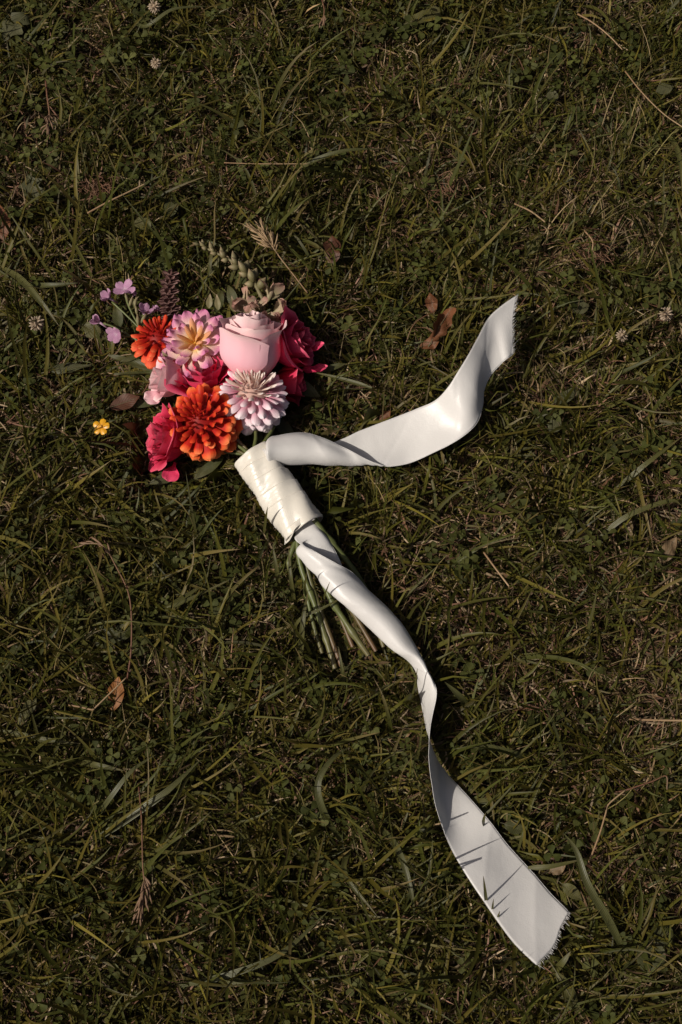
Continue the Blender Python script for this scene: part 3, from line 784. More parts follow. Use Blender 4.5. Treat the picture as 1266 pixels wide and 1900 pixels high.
lawn_leaf(232, 747, 30, .034, .52, 18, 4, 'oval', L_DARKBR, 'fallen_leaf', 'dark brown oval leaf beside the yellow buttercup', 'leaf', curl=.12)
lawn_leaf(817, 603, 36, .040, .62, 62, 10, 'oval', L_BROWN, 'fallen_leaf', 'crumpled russet leaf beneath the raised end of the ribbon', 'leaf', curl=.35, lobes=3, wav=.16, roll=25, fold=.5, seed=31)
lawn_leaf(798, 640, 28, .024, .55, 10, 5, 'oval', L_BROWN, 'fallen_leaf', 'small curled russet leaf scrap beside the crumpled leaf', 'leaf', curl=.4, wav=.10, fold=.3)
lawn_leaf(802, 563, 32, .022, .6, 100, 15, 'oval', L_BROWN, 'fallen_leaf', 'curled russet leaf scrap touching the crumpled leaf tip', 'leaf', curl=.4, wav=.12, roll=-20)
lawn_leaf(215, 1288, 30, .034, .5, 80, 8, 'oval', L_ORANGE, 'fallen_leaf', 'orange brown leaf lying under a bent straw', 'leaf', curl=.15)
lawn_leaf(617, 466, 34, .030, .85, 95, 10, 'oval', L_DARKBR, 'fallen_leaf', 'round dark brown leaf near the snapdragon tip', 'leaf', curl=.3, wav=.09, lobes=1)
lawn_leaf(4, 415, 30, .040, .5, 100, 5, 'oval', L_BROWN, 'fallen_leaf', 'reddish brown leaf near the jagged broad leaf', 'leaf', curl=.2, wav=.08)
lawn_leaf(1240, 1022, 26, .030, .5, 60, 5, 'oval', L_DEAD, 'fallen_leaf', 'withered tan leaf beside the curved blade in dry grass', 'leaf', curl=.3, wav=.12)
lawn_leaf(715, 773, 26, .016, .6, 40, 8, 'oval', L_BROWN, 'fallen_leaf', 'tiny rust coloured leaf bit above the ribbon curl', 'leaf', curl=.4, wav=.1)
lawn_leaf(1035, 1612, 26, .016, .7, 20, 8, 'oval', L_DEAD, 'fallen_leaf', 'tiny tan leaf scrap beside the broad grass blade', 'leaf', curl=.4, wav=.1)
lawn_leaf(28, 48, 34, .050, .75, 235, 4, 'oval', L_GREY, 'weed_leaf', 'lobed grey green leaf past the upright dry brown stalk', 'leaf', lobes=3, wav=.04, seed=2)
lawn_leaf(786, 32, 34, .060, .55, 25, 0, 'oval', L_PALE, 'weed_leaf', 'broad pale green dock leaf with a folded tip', 'leaf', lobes=1, wav=.05, seed=5)
lawn_leaf(160, 605, 32, .060, .36, 330, -2, 'spoon', L_PALE, 'weed_leaf', 'lobed pale weed leaf reaching towards the lilac flowers', 'leaf', lobes=3, wav=.04, seed=6)
lawn_leaf(132, 682, 30, .048, .30, 10, 0, 'lance', L_GREY, 'weed_leaf', 'pale grey green lance shaped leaf beside the bouquet', 'leaf', seed=7)
lawn_leaf(1078, 570, 34, .022, .85, 20, 0, 'oval', L_GREY, 'weed_leaf', 'squarish pale green leaf near the frayed ribbon end', 'leaf', seed=8)
lawn_leaf(1052, 735, 32, .036, .6, 30, 0, 'oval', L_GREY, 'weed_leaf', 'wide pale leaf to the side of the curled ribbon', 'leaf', lobes=1, seed=9)
lawn_leaf(992, 455, 32, .034, .6, 60, 5, 'oval', L_PALE, 'weed_leaf', 'yellowish broad leaf above the frayed ribbon end', 'leaf', lobes=2, seed=10)
lawn_leaf(1160, 975, 30, .028, .6, 300, 8, 'oval', L_DEAD, 'weed_leaf', 'dull olive folded leaf under the curved grass blade', 'leaf', fold=.5, seed=11)
lawn_leaf(1252, 487, 32, .024, .7, 80, 5, 'oval', L_PALE, 'weed_leaf', 'oval green leaf below the arching grass blade', 'leaf', seed=12)
lawn_leaf(1025, 178, 34, .022, .7, 110, 5, 'oval', L_GREY, 'weed_leaf', 'small oval leaf with a pale midrib among upright grass', 'leaf', seed=13)
lawn_leaf(1234, 165, 34, .024, .7, 20, 5, 'oval', L_GREY, 'weed_leaf', 'round grey green leaf beside the long thin straw', 'leaf', seed=14)
lawn_leaf(1208, 1775, 32, .034, .9, 80, 3, 'round', L_GREEN, 'weed_leaf', 'large round dark green leaf near the slanted ribbon end', 'leaf', seed=15)
lawn_leaf(1228, 1735, 30, .026, .9, 20, 3, 'round', L_GREEN, 'weed_leaf', 'dark round leaf overlapping the largest round leaf', 'leaf', seed=16)
lawn_leaf(1060, 1850, 34, .055, .26, 300, -3, 'lance', L_PALE, 'weed_leaf', 'curling yellow green leaf below the slanted ribbon end', 'leaf', curl=-.5, wav=.05, seed=17)
lawn_leaf(1062, 1655, 32, .026, .5, 320, 5, 'oval', L_PALE, 'weed_leaf', 'small bright leaf beside the broad arching blade', 'leaf', seed=18)
lawn_leaf(955, 1535, 30, .022, .7, 340, 4, 'oval', L_GREEN, 'weed_leaf', 'small oval leaf touching the edge of the flat ribbon', 'leaf', seed=19)
lawn_leaf(50, 1320, 32, .036, .5, 60, 8, 'oval', L_PALE, 'weed_leaf', 'pale leaf with a curled edge in the long grass', 'leaf', lobes=1, seed=20)
lawn_leaf(60, 350, 32, .040, .8, 290, 0, 'oval', L_GREY, 'weed_leaf', 'jagged broad leaf near the pinkish dead grass', 'leaf', lobes=3, seed=21)
lawn_leaf(265, 415, 34, .022, .85, 160, 5, 'round', L_PALE, 'weed_leaf', 'round pale green leaf above the mauve brown spike', 'leaf', seed=22)
lawn_leaf(318, 385, 30, .030, .6, 270, 5, 'oval', L_GREEN, 'weed_leaf', 'dark upright oval leaf by the pale straw', 'leaf', seed=23)
lawn_leaf(210, 1180, 28, .050, .6, 200, -4, 'oval', L_GREEN, 'weed_leaf', 'dark broad leaf under the long reddish stalk', 'leaf', lobes=1, seed=24)
lawn_leaf(118, 578, 28, .030, .6, 200, 0, 'oval', L_GREEN, 'weed_leaf', 'dull oval leaf in the grass beside the lobed weed leaf', 'leaf', seed=25)
lawn_leaf(1030, 790, 30, .020, .8, 45, 3, 'oval', L_GREY, 'weed_leaf', 'small pale leaf below the wide pale leaf', 'leaf', seed=26)

# yellow buttercup
def buttercup():
    c = P(188, 792, .040)
    root = link('buttercup', None, None, Matrix.Translation(Vector(P(192, 800, 0))))
    tag(root, 'small yellow buttercup flower growing in the grass', 'flower')
    path = catmull([P(192, 800, 0), P(192, 796, .02), P(188, 792, .038)], 8)
    V, F = tube(path, .0008, 6); s = part('stem', V, F, M_GREEN, parent=root, pressed=False)
    ps = [petal_mesh('petal', M_YELLOW, 7, 5, .85, .7, .28, .28, .3, seed=q) for q in range(2)]
    Fm = W[root].inverted() @ frame(c, (-.25, -.05, .96))
    V, F = tube([(0, 0, -.0005), (0, 0, .0012), (0, 0, .0022)], [.0016, .0018, .0006], 8)
    h = link('flower_centre', mesh('flower_centre', V, F, M_STARC, attrs={'t': [0.1]*len(V), 's': [0]*len(V)}), root, Fm)
    for i in range(5):
        ph = 2*math.pi*i/5 + .3; al = math.radians(72 + 8*math.sin(i*2.2))
        y = Vector((math.sin(al)*math.cos(ph), math.sin(al)*math.sin(ph), math.cos(al))); x = Vector((-math.sin(ph), math.cos(ph), 0)); z = x.cross(y)
        M = Matrix((x*.0082, y*.0088, z*.0085)).transposed().to_4x4()
        link('petal', ps[i % 2], root, Fm @ M)
buttercup()

# straws and seed stalks
def stalk(pts, r0, r1, mat, label, name='straw', head=None, cat='straw', group=None):
    path = catmull(PL(pts), 24)
    V, F = tube(path, np.linspace(r0, r1, 24), 6)
    base = Vector(path[0]); base.z = 0
    o = link(name, mesh(name, [Vector(v)-base for v in V], F, mat, attrs={'t': np.repeat(np.linspace(0, 1, 24), 6), 's': np.zeros(len(V))}), None, Matrix.Translation(base))
    tag(o, label, cat, group)
    if head:
        n, ln, spread, seed = head; r = random.Random(seed); Vh = []; Fh = []
        L = np.linalg.norm(path[-1]-path[0])
        for i in range(n):
            k = r.uniform(.62, 1.0) if n > 12 else .7+.3*i/n
            q = path[int(k*23)]; d = path[min(23, int(k*23)+1)]-path[max(0, int(k*23)-1)]; d /= np.linalg.norm(d)
            off = np.array((r.gauss(0, 1), r.gauss(0, 1), r.gauss(0, .5))); off -= d*off.dot(d); off /= np.linalg.norm(off)+1e-6
            e = q + d*ln*r.uniform(.5, 1) + off*spread*r.uniform(.2, 1)
            m = (q+e)/2 + off*spread*.12
            vv, ff = tube(catmull([q, m, e], 5), [.0003, .0006, .0010, .0008, .0002], 5)
            Fh += [tuple(len(Vh)+x for x in f) for f in ff]; Vh += vv
        link('seed_head', mesh('seed_head', [Vector(v)-base for v in Vh], Fh, M_STRAW if mat is M_STRAW else M_STRAWRED, attrs={'t': [.8]*len(Vh), 's': [0]*len(Vh)}), o, Matrix())
    return o
stalk([(236, 1262, 26), (244, 1200, 40), (241, 1110, 48), (215, 1050, 50), (190, 1012, 48), (150, 1009, 44)], .0009, .0005, M_STRAWRED, 'long reddish grass stalk curving to a drooping seed head', 'seed_stalk', (9, .016, .006, 1))
stalk([(128, 1308, 36), (150, 1312, 38), (172, 1317, 40), (176, 1314, 41), (205, 1286, 42), (235, 1257, 42)], .0009, .0007, M_STRAW, 'bent pale straw crossing the orange brown leaf')
stalk([(258, 1460, 36), (263, 1520, 42), (265, 1600, 44), (268, 1650, 42), (262, 1690, 40)], .0008, .0005, M_STRAWRED, 'dry amber stalk ending in a tufted tan seed head', 'seed_stalk', (34, .018, .008, 2))
stalk([(572, 545, 34), (545, 510, 40), (520, 478, 44), (500, 450, 45), (478, 425, 43)], .0008, .0005, M_STRAW, 'feathery pinkish dry seed head above the bouquet', 'seed_stalk', (48, .018, .013, 3))
stalk([(162, 396, 36), (200, 375, 40), (235, 358, 42), (270, 341, 42)], .0011, .0008, M_STRAW, 'short pale straw lying near the pinkish dead grass')
stalk([(1072, 26, 40), (1100, 42, 42), (1130, 66, 42), (1155, 92, 42)], .0010, .0006, M_STRAW, 'thin slanting tan straw among upright grass')
stalk([(1160, 132, 38), (1190, 170, 42), (1230, 210, 42), (1270, 238, 42)], .0008, .0006, M_STRAW, 'long thin straw slanting beside the round grey green leaf')
stalk([(955, 378, 38), (985, 392, 42), (1012, 412, 40)], .0010, .0008, M_STRAW, 'short curved straw above the yellowish broad leaf')
stalk([(1168, 1334, 36), (1210, 1336, 38), (1270, 1337, 38)], .0012, .0010, M_STRAW, 'thick straight golden straw lying level in the dry grass')
stalk([(1093, 1600, 30), (1112, 1550, 38), (1124, 1510, 40), (1130, 1492, 40), (1162, 1465, 40)], .0009, .0007, M_STRAW, 'kinked brown straw rising beside the broad grass blade')
stalk([(1162, 1466, 40), (1210, 1450, 42), (1236, 1440, 42), (1238, 1465, 40)], .0007, .0006, M_STRAWRED, 'fine reddish straw with a bent end near the kinked straw')
stalk([(898, 1025, 34), (920, 1055, 38), (945, 1088, 38)], .0010, .0009, M_STRAW, 'short pale straw in the grass beyond the bouquet stems')
stalk([(15, 782, 32), (40, 790, 36), (65, 793, 36)], .0011, .0009, M_STRAWRED, 'short pinkish twig in the grass past the buttercup')
stalk([(1085, 428, 40), (1100, 448, 42), (1098, 470, 40)], .0010, .0006, M_STRAW, 'pale upright straw tip by the dry grass clump')
stalk([(85, 150, 36), (88, 180, 40), (92, 215, 40), (86, 238, 36)], .0010, .0008, M_STRAWRED, 'upright dry brown stalk with ragged sides in the clover', 'seed_stalk', (16, .012, .007, 6))
stalk([(598, 0, 40), (602, 20, 42), (598, 44, 40)], .0008, .0006, M_STRAWRED, 'small drooping tan seed head beside the broad dock leaf', 'seed_stalk', (14, .010, .004, 7))
stalk([(416, 302, 40), (480, 304, 42), (574, 304, 42)], .0006, .0005, M_STRAW, 'fine level straw among the grass above the snapdragon')
stalk([(810, 575, 34), (770, 600, 36), (752, 640, 32)], .0006, .0005, M_STRAWRED, 'thin leaf stalk bending away from the crumpled russet leaf')

def dead_clump(u, v, n, spread, label, seed):
    r = random.Random(seed); V = []; F = []
    for _ in range(n):
        c = P(u + r.gauss(0, spread), v + r.gauss(0, spread*.6), r.uniform(.014, .034)); a = r.uniform(0, 6.28); L = r.uniform(.004, .013); b = r.uniform(-.010, .010)
        pts = [c - np.array((math.cos(a), math.sin(a), .1))*L, c + np.array((-math.sin(a), math.cos(a), .4))*b, c + np.array((math.cos(a), math.sin(a), -.1))*L]
        vv, ff = tube(catmull(pts, 5), [.0002, .0005, .0006, .0004, .0002], 4); F += [tuple(len(V)+x for x in f) for f in ff]; V += vv
    o = link('dead_grass_clump', mesh('dead_grass_clump', V, F, M_STRAWRED, attrs={'t': [r.random() for _ in V], 's': [0]*len(V)}))
    tag(o, label, 'dry grass')
dead_clump(182, 350, 120, 16, 'tangled clump of pinkish dead grass in the shade', 1)
dead_clump(830, 350, 80, 16, 'loose tangle of brown dead grass above the ribbon', 2)
dead_clump(1105, 470, 80, 18, 'tangle of tan dead grass by the upright straw tip', 3)

# white clover heads
def clover_head(u, v, z, R, label, seed):
    c = Vector(P(u, v, z*.001)); base = Vector((c.x+.004, c.y-.006, 0))
    r = random.Random(seed)
    root = link('clover_flower', None, None, Matrix.Translation(base)); tag(root, label, 'clover flower')
    V, F = tube(catmull([base, (base+c)/2 + Vector((.003, 0, 0)), c], 7), .0007, 5); part('stem', V, F, M_GREEN, parent=root, pressed=False)
    Vh, Fh, _, _ = [], [], 0, 0
    V, F = tube([c - Vector((0, 0, R*.5)), c, c + Vector((0, 0, R*.4))], [R*.25, R*.45, R*.2], 8); part('flower_centre', V, F, M_CLOVERHEAD, parent=root, pressed=False)
    n = 44
    for i in range(n):
        al = math.radians(8 + 112*((i+.5)/n)**.55); ph = i*GOLD
        y = Vector((math.sin(al)*math.cos(ph), math.sin(al)*math.sin(ph), math.cos(al))); x = Vector((-math.sin(ph), math.cos(ph), 0)); zz = x.cross(y)
        L = R*r.uniform(.85, 1.1); M = Matrix((x*L, y*L, zz*L)).transposed().to_4x4(); M.translation = c - base
        link('floret', CLF, root, M)
CLF = petal_mesh('floret', M_CLOVERHEAD, 5, 3, .34, .6, .7, .1, .4, tip=.3)
clover_head(287, 12, 38, 0.0074, 'pale clover flower among dark clover leaves, larger of two', 1)
clover_head(290, 117, 36, 0.0062, 'smaller brownish clover flower among dark clover leaves', 2)
clover_head(1236, 582, 36, 0.0078, 'ragged white clover flower beyond the frayed ribbon end', 3)
clover_head(1155, 622, 36, 0.0066, 'round cream clover flower near the squarish pale leaf', 4)
clover_head(68, 600, 36, .0085, 'faded brownish clover flower beside the lobed pale weed leaf', 5)

# ------------------------------------------------------------------ height under everything that lies on the lawn
CELL = 0.004; X0, Y0 = -0.8, -0.9; NX, NY = 400, 480
LOW = np.full((NX, NY), 9.0)
pp = np.vstack(LOWPTS)
ix = ((pp[:, 0]-X0)/CELL).astype(int); iy = ((pp[:, 1]-Y0)/CELL).astype(int)
ok = (ix > 1) & (iy > 1) & (ix < NX-2) & (iy < NY-2)
np.minimum.at(LOW, (ix[ok], iy[ok]), pp[ok, 2])
for _ in range(2):
    L2 = LOW.copy()
    for dx in (-1, 0, 1):
        for dy in (-1, 0, 1):
            L2 = np.minimum(L2, np.roll(np.roll(LOW, dx, 0), dy, 1))
    LOW = L2
def low_at(x, y):
    i = np.clip(((x-X0)/CELL).astype(int), 0, NX-1); j = np.clip(((y-Y0)/CELL).astype(int), 0, NY-1)
    return LOW[i, j]

# ------------------------------------------------------------------ grass
def fast_mesh(name, V, quads, tris, col, mat):
    me = bpy.data.meshes.new(name)
    nq, ntr = len(quads), len(tris)
    me.vertices.add(len(V)); me.vertices.foreach_set('co', V.astype(np.float32).ravel())
    me.loops.add(nq*4 + ntr*3)
    me.loops.foreach_set('vertex_index', np.concatenate([quads.ravel(), tris.ravel()]).astype(np.int32))
    me.polygons.add(nq+ntr)
    starts = np.concatenate([np.arange(nq)*4, nq*4 + np.arange(ntr)*3]).astype(np.int32)
    me.polygons.foreach_set('loop_start', starts)
    me.polygons.foreach_set('use_smooth', np.ones(nq+ntr, dtype=bool))
    at = me.attributes.new('Col', 'FLOAT_COLOR', 'POINT')
    c4 = np.ones((len(V), 4), np.float32); c4[:, :3] = col
    at.data.foreach_set('color', c4.ravel())
    me.materials.append(mat)
    me.update(calc_edges=True); me.validate()
    return me

def blades(x, y, L, phi, th0, kap, wd, col, nseg, z0=None, roll=None, tipcol=None, clamp=True, vfold=False):
    n = len(x); s = np.linspace(0, 1, nseg+1)
    th = th0[:, None] + kap[:, None]*s[None, :]
    ds = (L/nseg)[:, None]
    mid = (th[:, 1:]+th[:, :-1])/2
    h = np.concatenate([np.zeros((n, 1)), np.cumsum(np.sin(mid)*ds, 1)], 1)
    z = np.concatenate([np.zeros((n, 1)), np.cumsum(np.cos(mid)*ds, 1)], 1)
    if z0 is not None: z = z + z0[:, None]
    bendp = (rng.normal(0, .35, n))[:, None]*s[None, :]**2
    cx = x[:, None] + h*np.cos(phi[:, None]+bendp); cy = y[:, None] + h*np.sin(phi[:, None]+bendp)
    prof = np.minimum(1, .55+s*2.2)*(1-s**3.0)
    if roll is None: roll = rng.normal(0, .55, n)
    rl = roll[:, None] + rng.normal(0, .5, n)[:, None]*s[None, :]
    sx = -np.sin(phi)[:, None]*np.cos(rl); sy = np.cos(phi)[:, None]*np.cos(rl); sz = np.sin(rl)
    hw = (wd[:, None]/2)*prof[None, :]
    m = nseg   # stations with two points, the last one is the tip
    def pt(sign, k0, k1):
        return np.stack([cx[:, k0:k1]+sign*sx[:, k0:k1]*hw[:, k0:k1], cy[:, k0:k1]+sign*sy[:, k0:k1]*hw[:, k0:k1], z[:, k0:k1]+sign*sz[:, k0:k1]*hw[:, k0:k1]], -1)
    A = pt(-1, 0, m); B = pt(1, 0, m)
    tip = np.stack([cx[:, m:], cy[:, m:], z[:, m:]], -1)
    if vfold:
        C = np.stack([cx[:, :m], cy[:, :m], z[:, :m] - hw[:, :m]*.35], -1)
        rows = [A, C, B]; per = 3
    else:
        rows = [A, B]; per = 2
    V = np.concatenate([np.stack(rows, 2).reshape(n, -1, 3), tip], 1)       # n x (per*m+1) x 3
    if clamp:
        lo = low_at(V[..., 0], V[..., 1])
        V[..., 2] = np.minimum(V[..., 2], np.maximum(lo-.003, .001))
    V[..., 2] = np.maximum(V[..., 2], -0.002)
    vn = per*m+1
    base = (np.arange(n)*vn)[:, None]
    Q = []; T = []
    for k in range(m-1):
        for c in range(per-1):
            Q.append(np.stack([base[:, 0]+per*k+c, base[:, 0]+per*k+c+1, base[:, 0]+per*(k+1)+c+1, base[:, 0]+per*(k+1)+c], 1))
    for c in range(per-1):
        T.append(np.stack([base[:, 0]+per*(m-1)+c, base[:, 0]+per*(m-1)+c+1, base[:, 0]+per*m], 1))
    Q = np.stack(Q, 1).reshape(-1, 4); T = np.stack(T, 1).reshape(-1, 3)
    cc = np.repeat(col[:, None, :], vn, 1)
    if tipcol is not None:
        sk = np.concatenate([np.repeat(s[:m], per), [1.0]])[None, :, None]
        mixf = np.clip((sk-.45)/.55, 0, 1)*tipcol[:, None, None]
        cc = cc*(1-mixf) + np.array((.16, .115, .05))*mixf
        pale = np.clip(1-sk*4, 0, 1)*.5                  # whitish sheath at the foot of the blade
        cc = cc*(1-pale) + np.array((.12, .11, .06))*pale
    return V.reshape(-1, 3), Q, T, cc.reshape(-1, 3)

def joinp(parts):
    Vs, Qs, Ts, Cs = [], [], [], []; off = 0
    for V, Q, T, C in parts:
        Vs.append(V); Qs.append(Q+off); Ts.append(T+off); Cs.append(C); off += len(V)
    return np.vstack(Vs), np.vstack(Qs), np.vstack(Ts), np.vstack(Cs)

GREENS = np.array((.88, .86, .62))*np.array([(.066, .064, .013), (.050, .055, .012), (.094, .080, .018), (.072, .070, .022), (.056, .060, .016), (.105, .085, .022)])
STRAWS = np.array([(.26, .175, .09), (.18, .11, .058), (.13, .066, .038), (.34, .25, .15), (.11, .075, .04), (.20, .105, .065)])
def pal(p, n, prob=None, var=.28):
    i = rng.choice(len(p), n, p=prob); return p[i]*np.clip(rng.normal(1, var, n), .45, 1.8)[:, None]

def gauss2(u, v, cu, cv, su, sv): return np.exp(-((u-cu)/su)**2 - ((v-cv)/sv)**2)
def dryness(x, y):
    u, v = proj(x, y, 0.0*x)
    d = .20 + .16*waves(x, y, 3, .16) + .10*waves(x, y, 4, .05)
    d += .65*gauss2(u, v, 1150, 420, 170, 190) + .62*gauss2(u, v, 1170, 1240, 200, 190) + .30*gauss2(u, v, 850, 370, 130, 130) + .25*gauss2(u, v, 930, 1000, 260, 240) + .2*gauss2(u, v, 450, 1120, 140, 120)
    d += .25*gauss2(u, v, 1180, 1000, 120, 150)
    return np.clip(d, 0, 1)
def cloverness(x, y):
    u, v = proj(x, y, 0.0*x)
    d = .22 + .28*waves(x, y, 5, .14) + .2*waves(x, y, 6, .05)
    d += .55*gauss2(u, v, 200, 120, 380, 220) + .30*gauss2(u, v, 900, 150, 330, 220) + .25*gauss2(u, v, 80, 1330, 160, 160) + .2*gauss2(u, v, 100, 620, 150, 160) + .3*gauss2(u, v, 720, 640, 110, 110)
    d -= .4*gauss2(u, v, 1050, 1150, 260, 260)
    return np.clip(d, 0, 1)

NEAR = (-.43, .43, -.60, .70); FAR = (-1.5, 1.5, -1.45, 2.1)
def scatter(n, box):
    return rng.uniform(box[0], box[1], n), rng.uniform(box[2], box[3], n)
def scatter_far(n):
    x, y = scatter(n*2, FAR)
    keep = ~((x > NEAR[0]) & (x < NEAR[1]) & (y > NEAR[2]) & (y < NEAR[3]))
    return x[keep][:n], y[keep][:n]

def build_grass():
    parts = []
    def short(x, y, lo, hi, scale=1.0):
        n = len(x); d = dryness(x, y)
        ang = waves(x, y, 8, .10)*2.2 + waves(x, y, 9, .4)*1.2
        phi = ang + rng.normal(0, 1.1, n)
        hmap = 1 + .26*waves(x, y, 10, .11) + .12*waves(x, y, 11, .05)
        L = rng.uniform(lo, hi, n)*np.clip(hmap, .55, 1.5)*(1-.30*d)*scale*(1-.62*np.clip((waves(x, y, 20, .085)-1.0)*1.6, 0, 1))
        th0 = np.clip(rng.normal(.70, .42, n), .0, 1.45); kap = np.clip(rng.normal(.75, .5, n), -.2, 1.9)
        wd = rng.uniform(.0015, .0038, n)*scale**.5
        col = pal(GREENS, n)
        dead = rng.random(n) < d*.42
        col[dead] = pal(STRAWS, int(dead.sum()), var=.3)
        tip = np.where(rng.random(n) < .18, rng.uniform(.3, 1, n), 0)
        return blades(x, y, L, phi, th0, kap, wd, col, 4, tipcol=tip)
    x, y = scatter(74000, NEAR); parts.append(short(x, y, .012, .046))
    # tufts
    nt_ = 1500; tx, ty = scatter(nt_, NEAR); k = 14
    x = np.repeat(tx, k) + rng.normal(0, .006, nt_*k); y = np.repeat(ty, k) + rng.normal(0, .006, nt_*k)
    n = len(x); phi = np.arctan2(y-np.repeat(ty, k), x-np.repeat(tx, k)) + rng.normal(0, .5, n)
    L = np.repeat(rng.uniform(.03, .062, nt_), k)*rng.uniform(.6, 1.15, n)
    col = np.repeat(pal(GREENS, nt_), k, 0)*rng.normal(1, .15, n)[:, None].clip(.6, 1.5)
    parts.append(blades(x, y, L, phi, np.clip(rng.normal(.35, .2, n), 0, 1.2), np.clip(rng.normal(.9, .4, n), 0, 1.8), rng.uniform(.0016, .0032, n), col, 5, tipcol=np.where(rng.random(n) < .15, .8, 0)))
    # long arching blades
    n = 9500; x, y = scatter(n, NEAR); u, v = proj(x, y, 0*x)
    wgt = .30 + .75*gauss2(u, v, 300, 1550, 420, 420) + .5*gauss2(u, v, 200, 1000, 300, 250) + .6*gauss2(u, v, 520, 400, 120, 160) + .35*gauss2(u, v, 1000, 1700, 350, 250) + .35*gauss2(u, v, 1050, 700, 250, 300) - .22*gauss2(u, v, 250, 130, 350, 180)
    keep = rng.random(n) < wgt; x, y = x[keep], y[keep]; n = len(x)
    L = rng.uniform(.045, .125, n); th0 = np.clip(rng.normal(.75, .3, n), .15, 1.35); kap = np.clip(rng.normal(.5, .4, n), -.1, 1.5)
    phi = waves(x, y, 12, .35)*1.6 + rng.normal(0, 1.0, n) + .6
    parts.append(blades(x, y, L, phi, th0, kap, rng.uniform(.0017, .0046, n), pal(GREENS, n, var=.3), 8, tipcol=np.where(rng.random(n) < .2, .9, 0), vfold=True))
    # the lawn round the frame
    x, y = scatter_far(88000); parts.append(short(x, y, .022, .060, 1.15))
    n = 4500; x, y = scatter_far(n); n = len(x)
    parts.append(blades(x, y, rng.uniform(.06, .12, n), rng.uniform(0, 6.28, n), np.clip(rng.normal(.7, .3, n), .1, 1.3), rng.uniform(.3, 1.3, n), rng.uniform(.0024, .0044, n), pal(GREENS, n), 7))
    o = link('grass', fast_mesh('grass', *joinp(parts), M_GRASS))
    tag(o, 'dense uneven green grass of the lawn', 'grass', kind='stuff')
    # thatch: dead blades lying low between the living ones
    parts = []
    def thatch(x, y):
        n = len(x)
        return blades(x, y, rng.uniform(.010, .036, n), rng.uniform(0, 6.28, n), rng.uniform(1.15, 1.62, n), rng.normal(.1, .35, n), rng.uniform(.0008, .0020, n), pal(STRAWS, n, var=.35)*.8, 4, z0=rng.uniform(.001, .016, n))
    x, y = scatter(60000, NEAR); keep = rng.random(len(x)) < .25+.75*dryness(x, y); parts.append(thatch(x[keep], y[keep]))
    x, y = scatter_far(26000); parts.append(thatch(x, y))
    # fine dry upright wisps in the parched patches
    x, y = scatter(26000, NEAR); keep = rng.random(len(x)) < np.clip(dryness(x, y)-.12, 0, 1)*.7; x, y = x[keep], y[keep]; n = len(x)
    parts.append(blades(x, y, rng.uniform(.015, .05, n), rng.uniform(0, 6.28, n), np.clip(rng.normal(.6, .4, n), 0, 1.5), rng.normal(.5, .4, n), rng.uniform(.0006, .0014, n), pal(STRAWS, n, var=.35), 4))
    n = 5200; x, y = scatter(n, NEAR); u, v = proj(x, y, 0*x)
    keep = rng.random(n) < .06 + .8*gauss2(u, v, 1120, 380, 150, 190) + .35*gauss2(u, v, 1180, 1250, 150, 150) + .3*gauss2(u, v, 880, 300, 120, 140); x, y = x[keep], y[keep]; n = len(x)
    parts.append(blades(x, y, rng.uniform(.04, .085, n), rng.normal(1.6, .9, n), np.clip(rng.normal(.35, .2, n), 0, 1), rng.normal(.5, .35, n), rng.uniform(.0007, .0014, n), pal(np.array([(.20, .15, .06), (.14, .115, .04), (.26, .19, .10)]), n), 6))
    o = link('dry_grass', fast_mesh('dry_grass', *joinp(parts), M_DRY))
    tag(o, 'brown dead grass lying between the green blades', 'dry grass', kind='stuff')

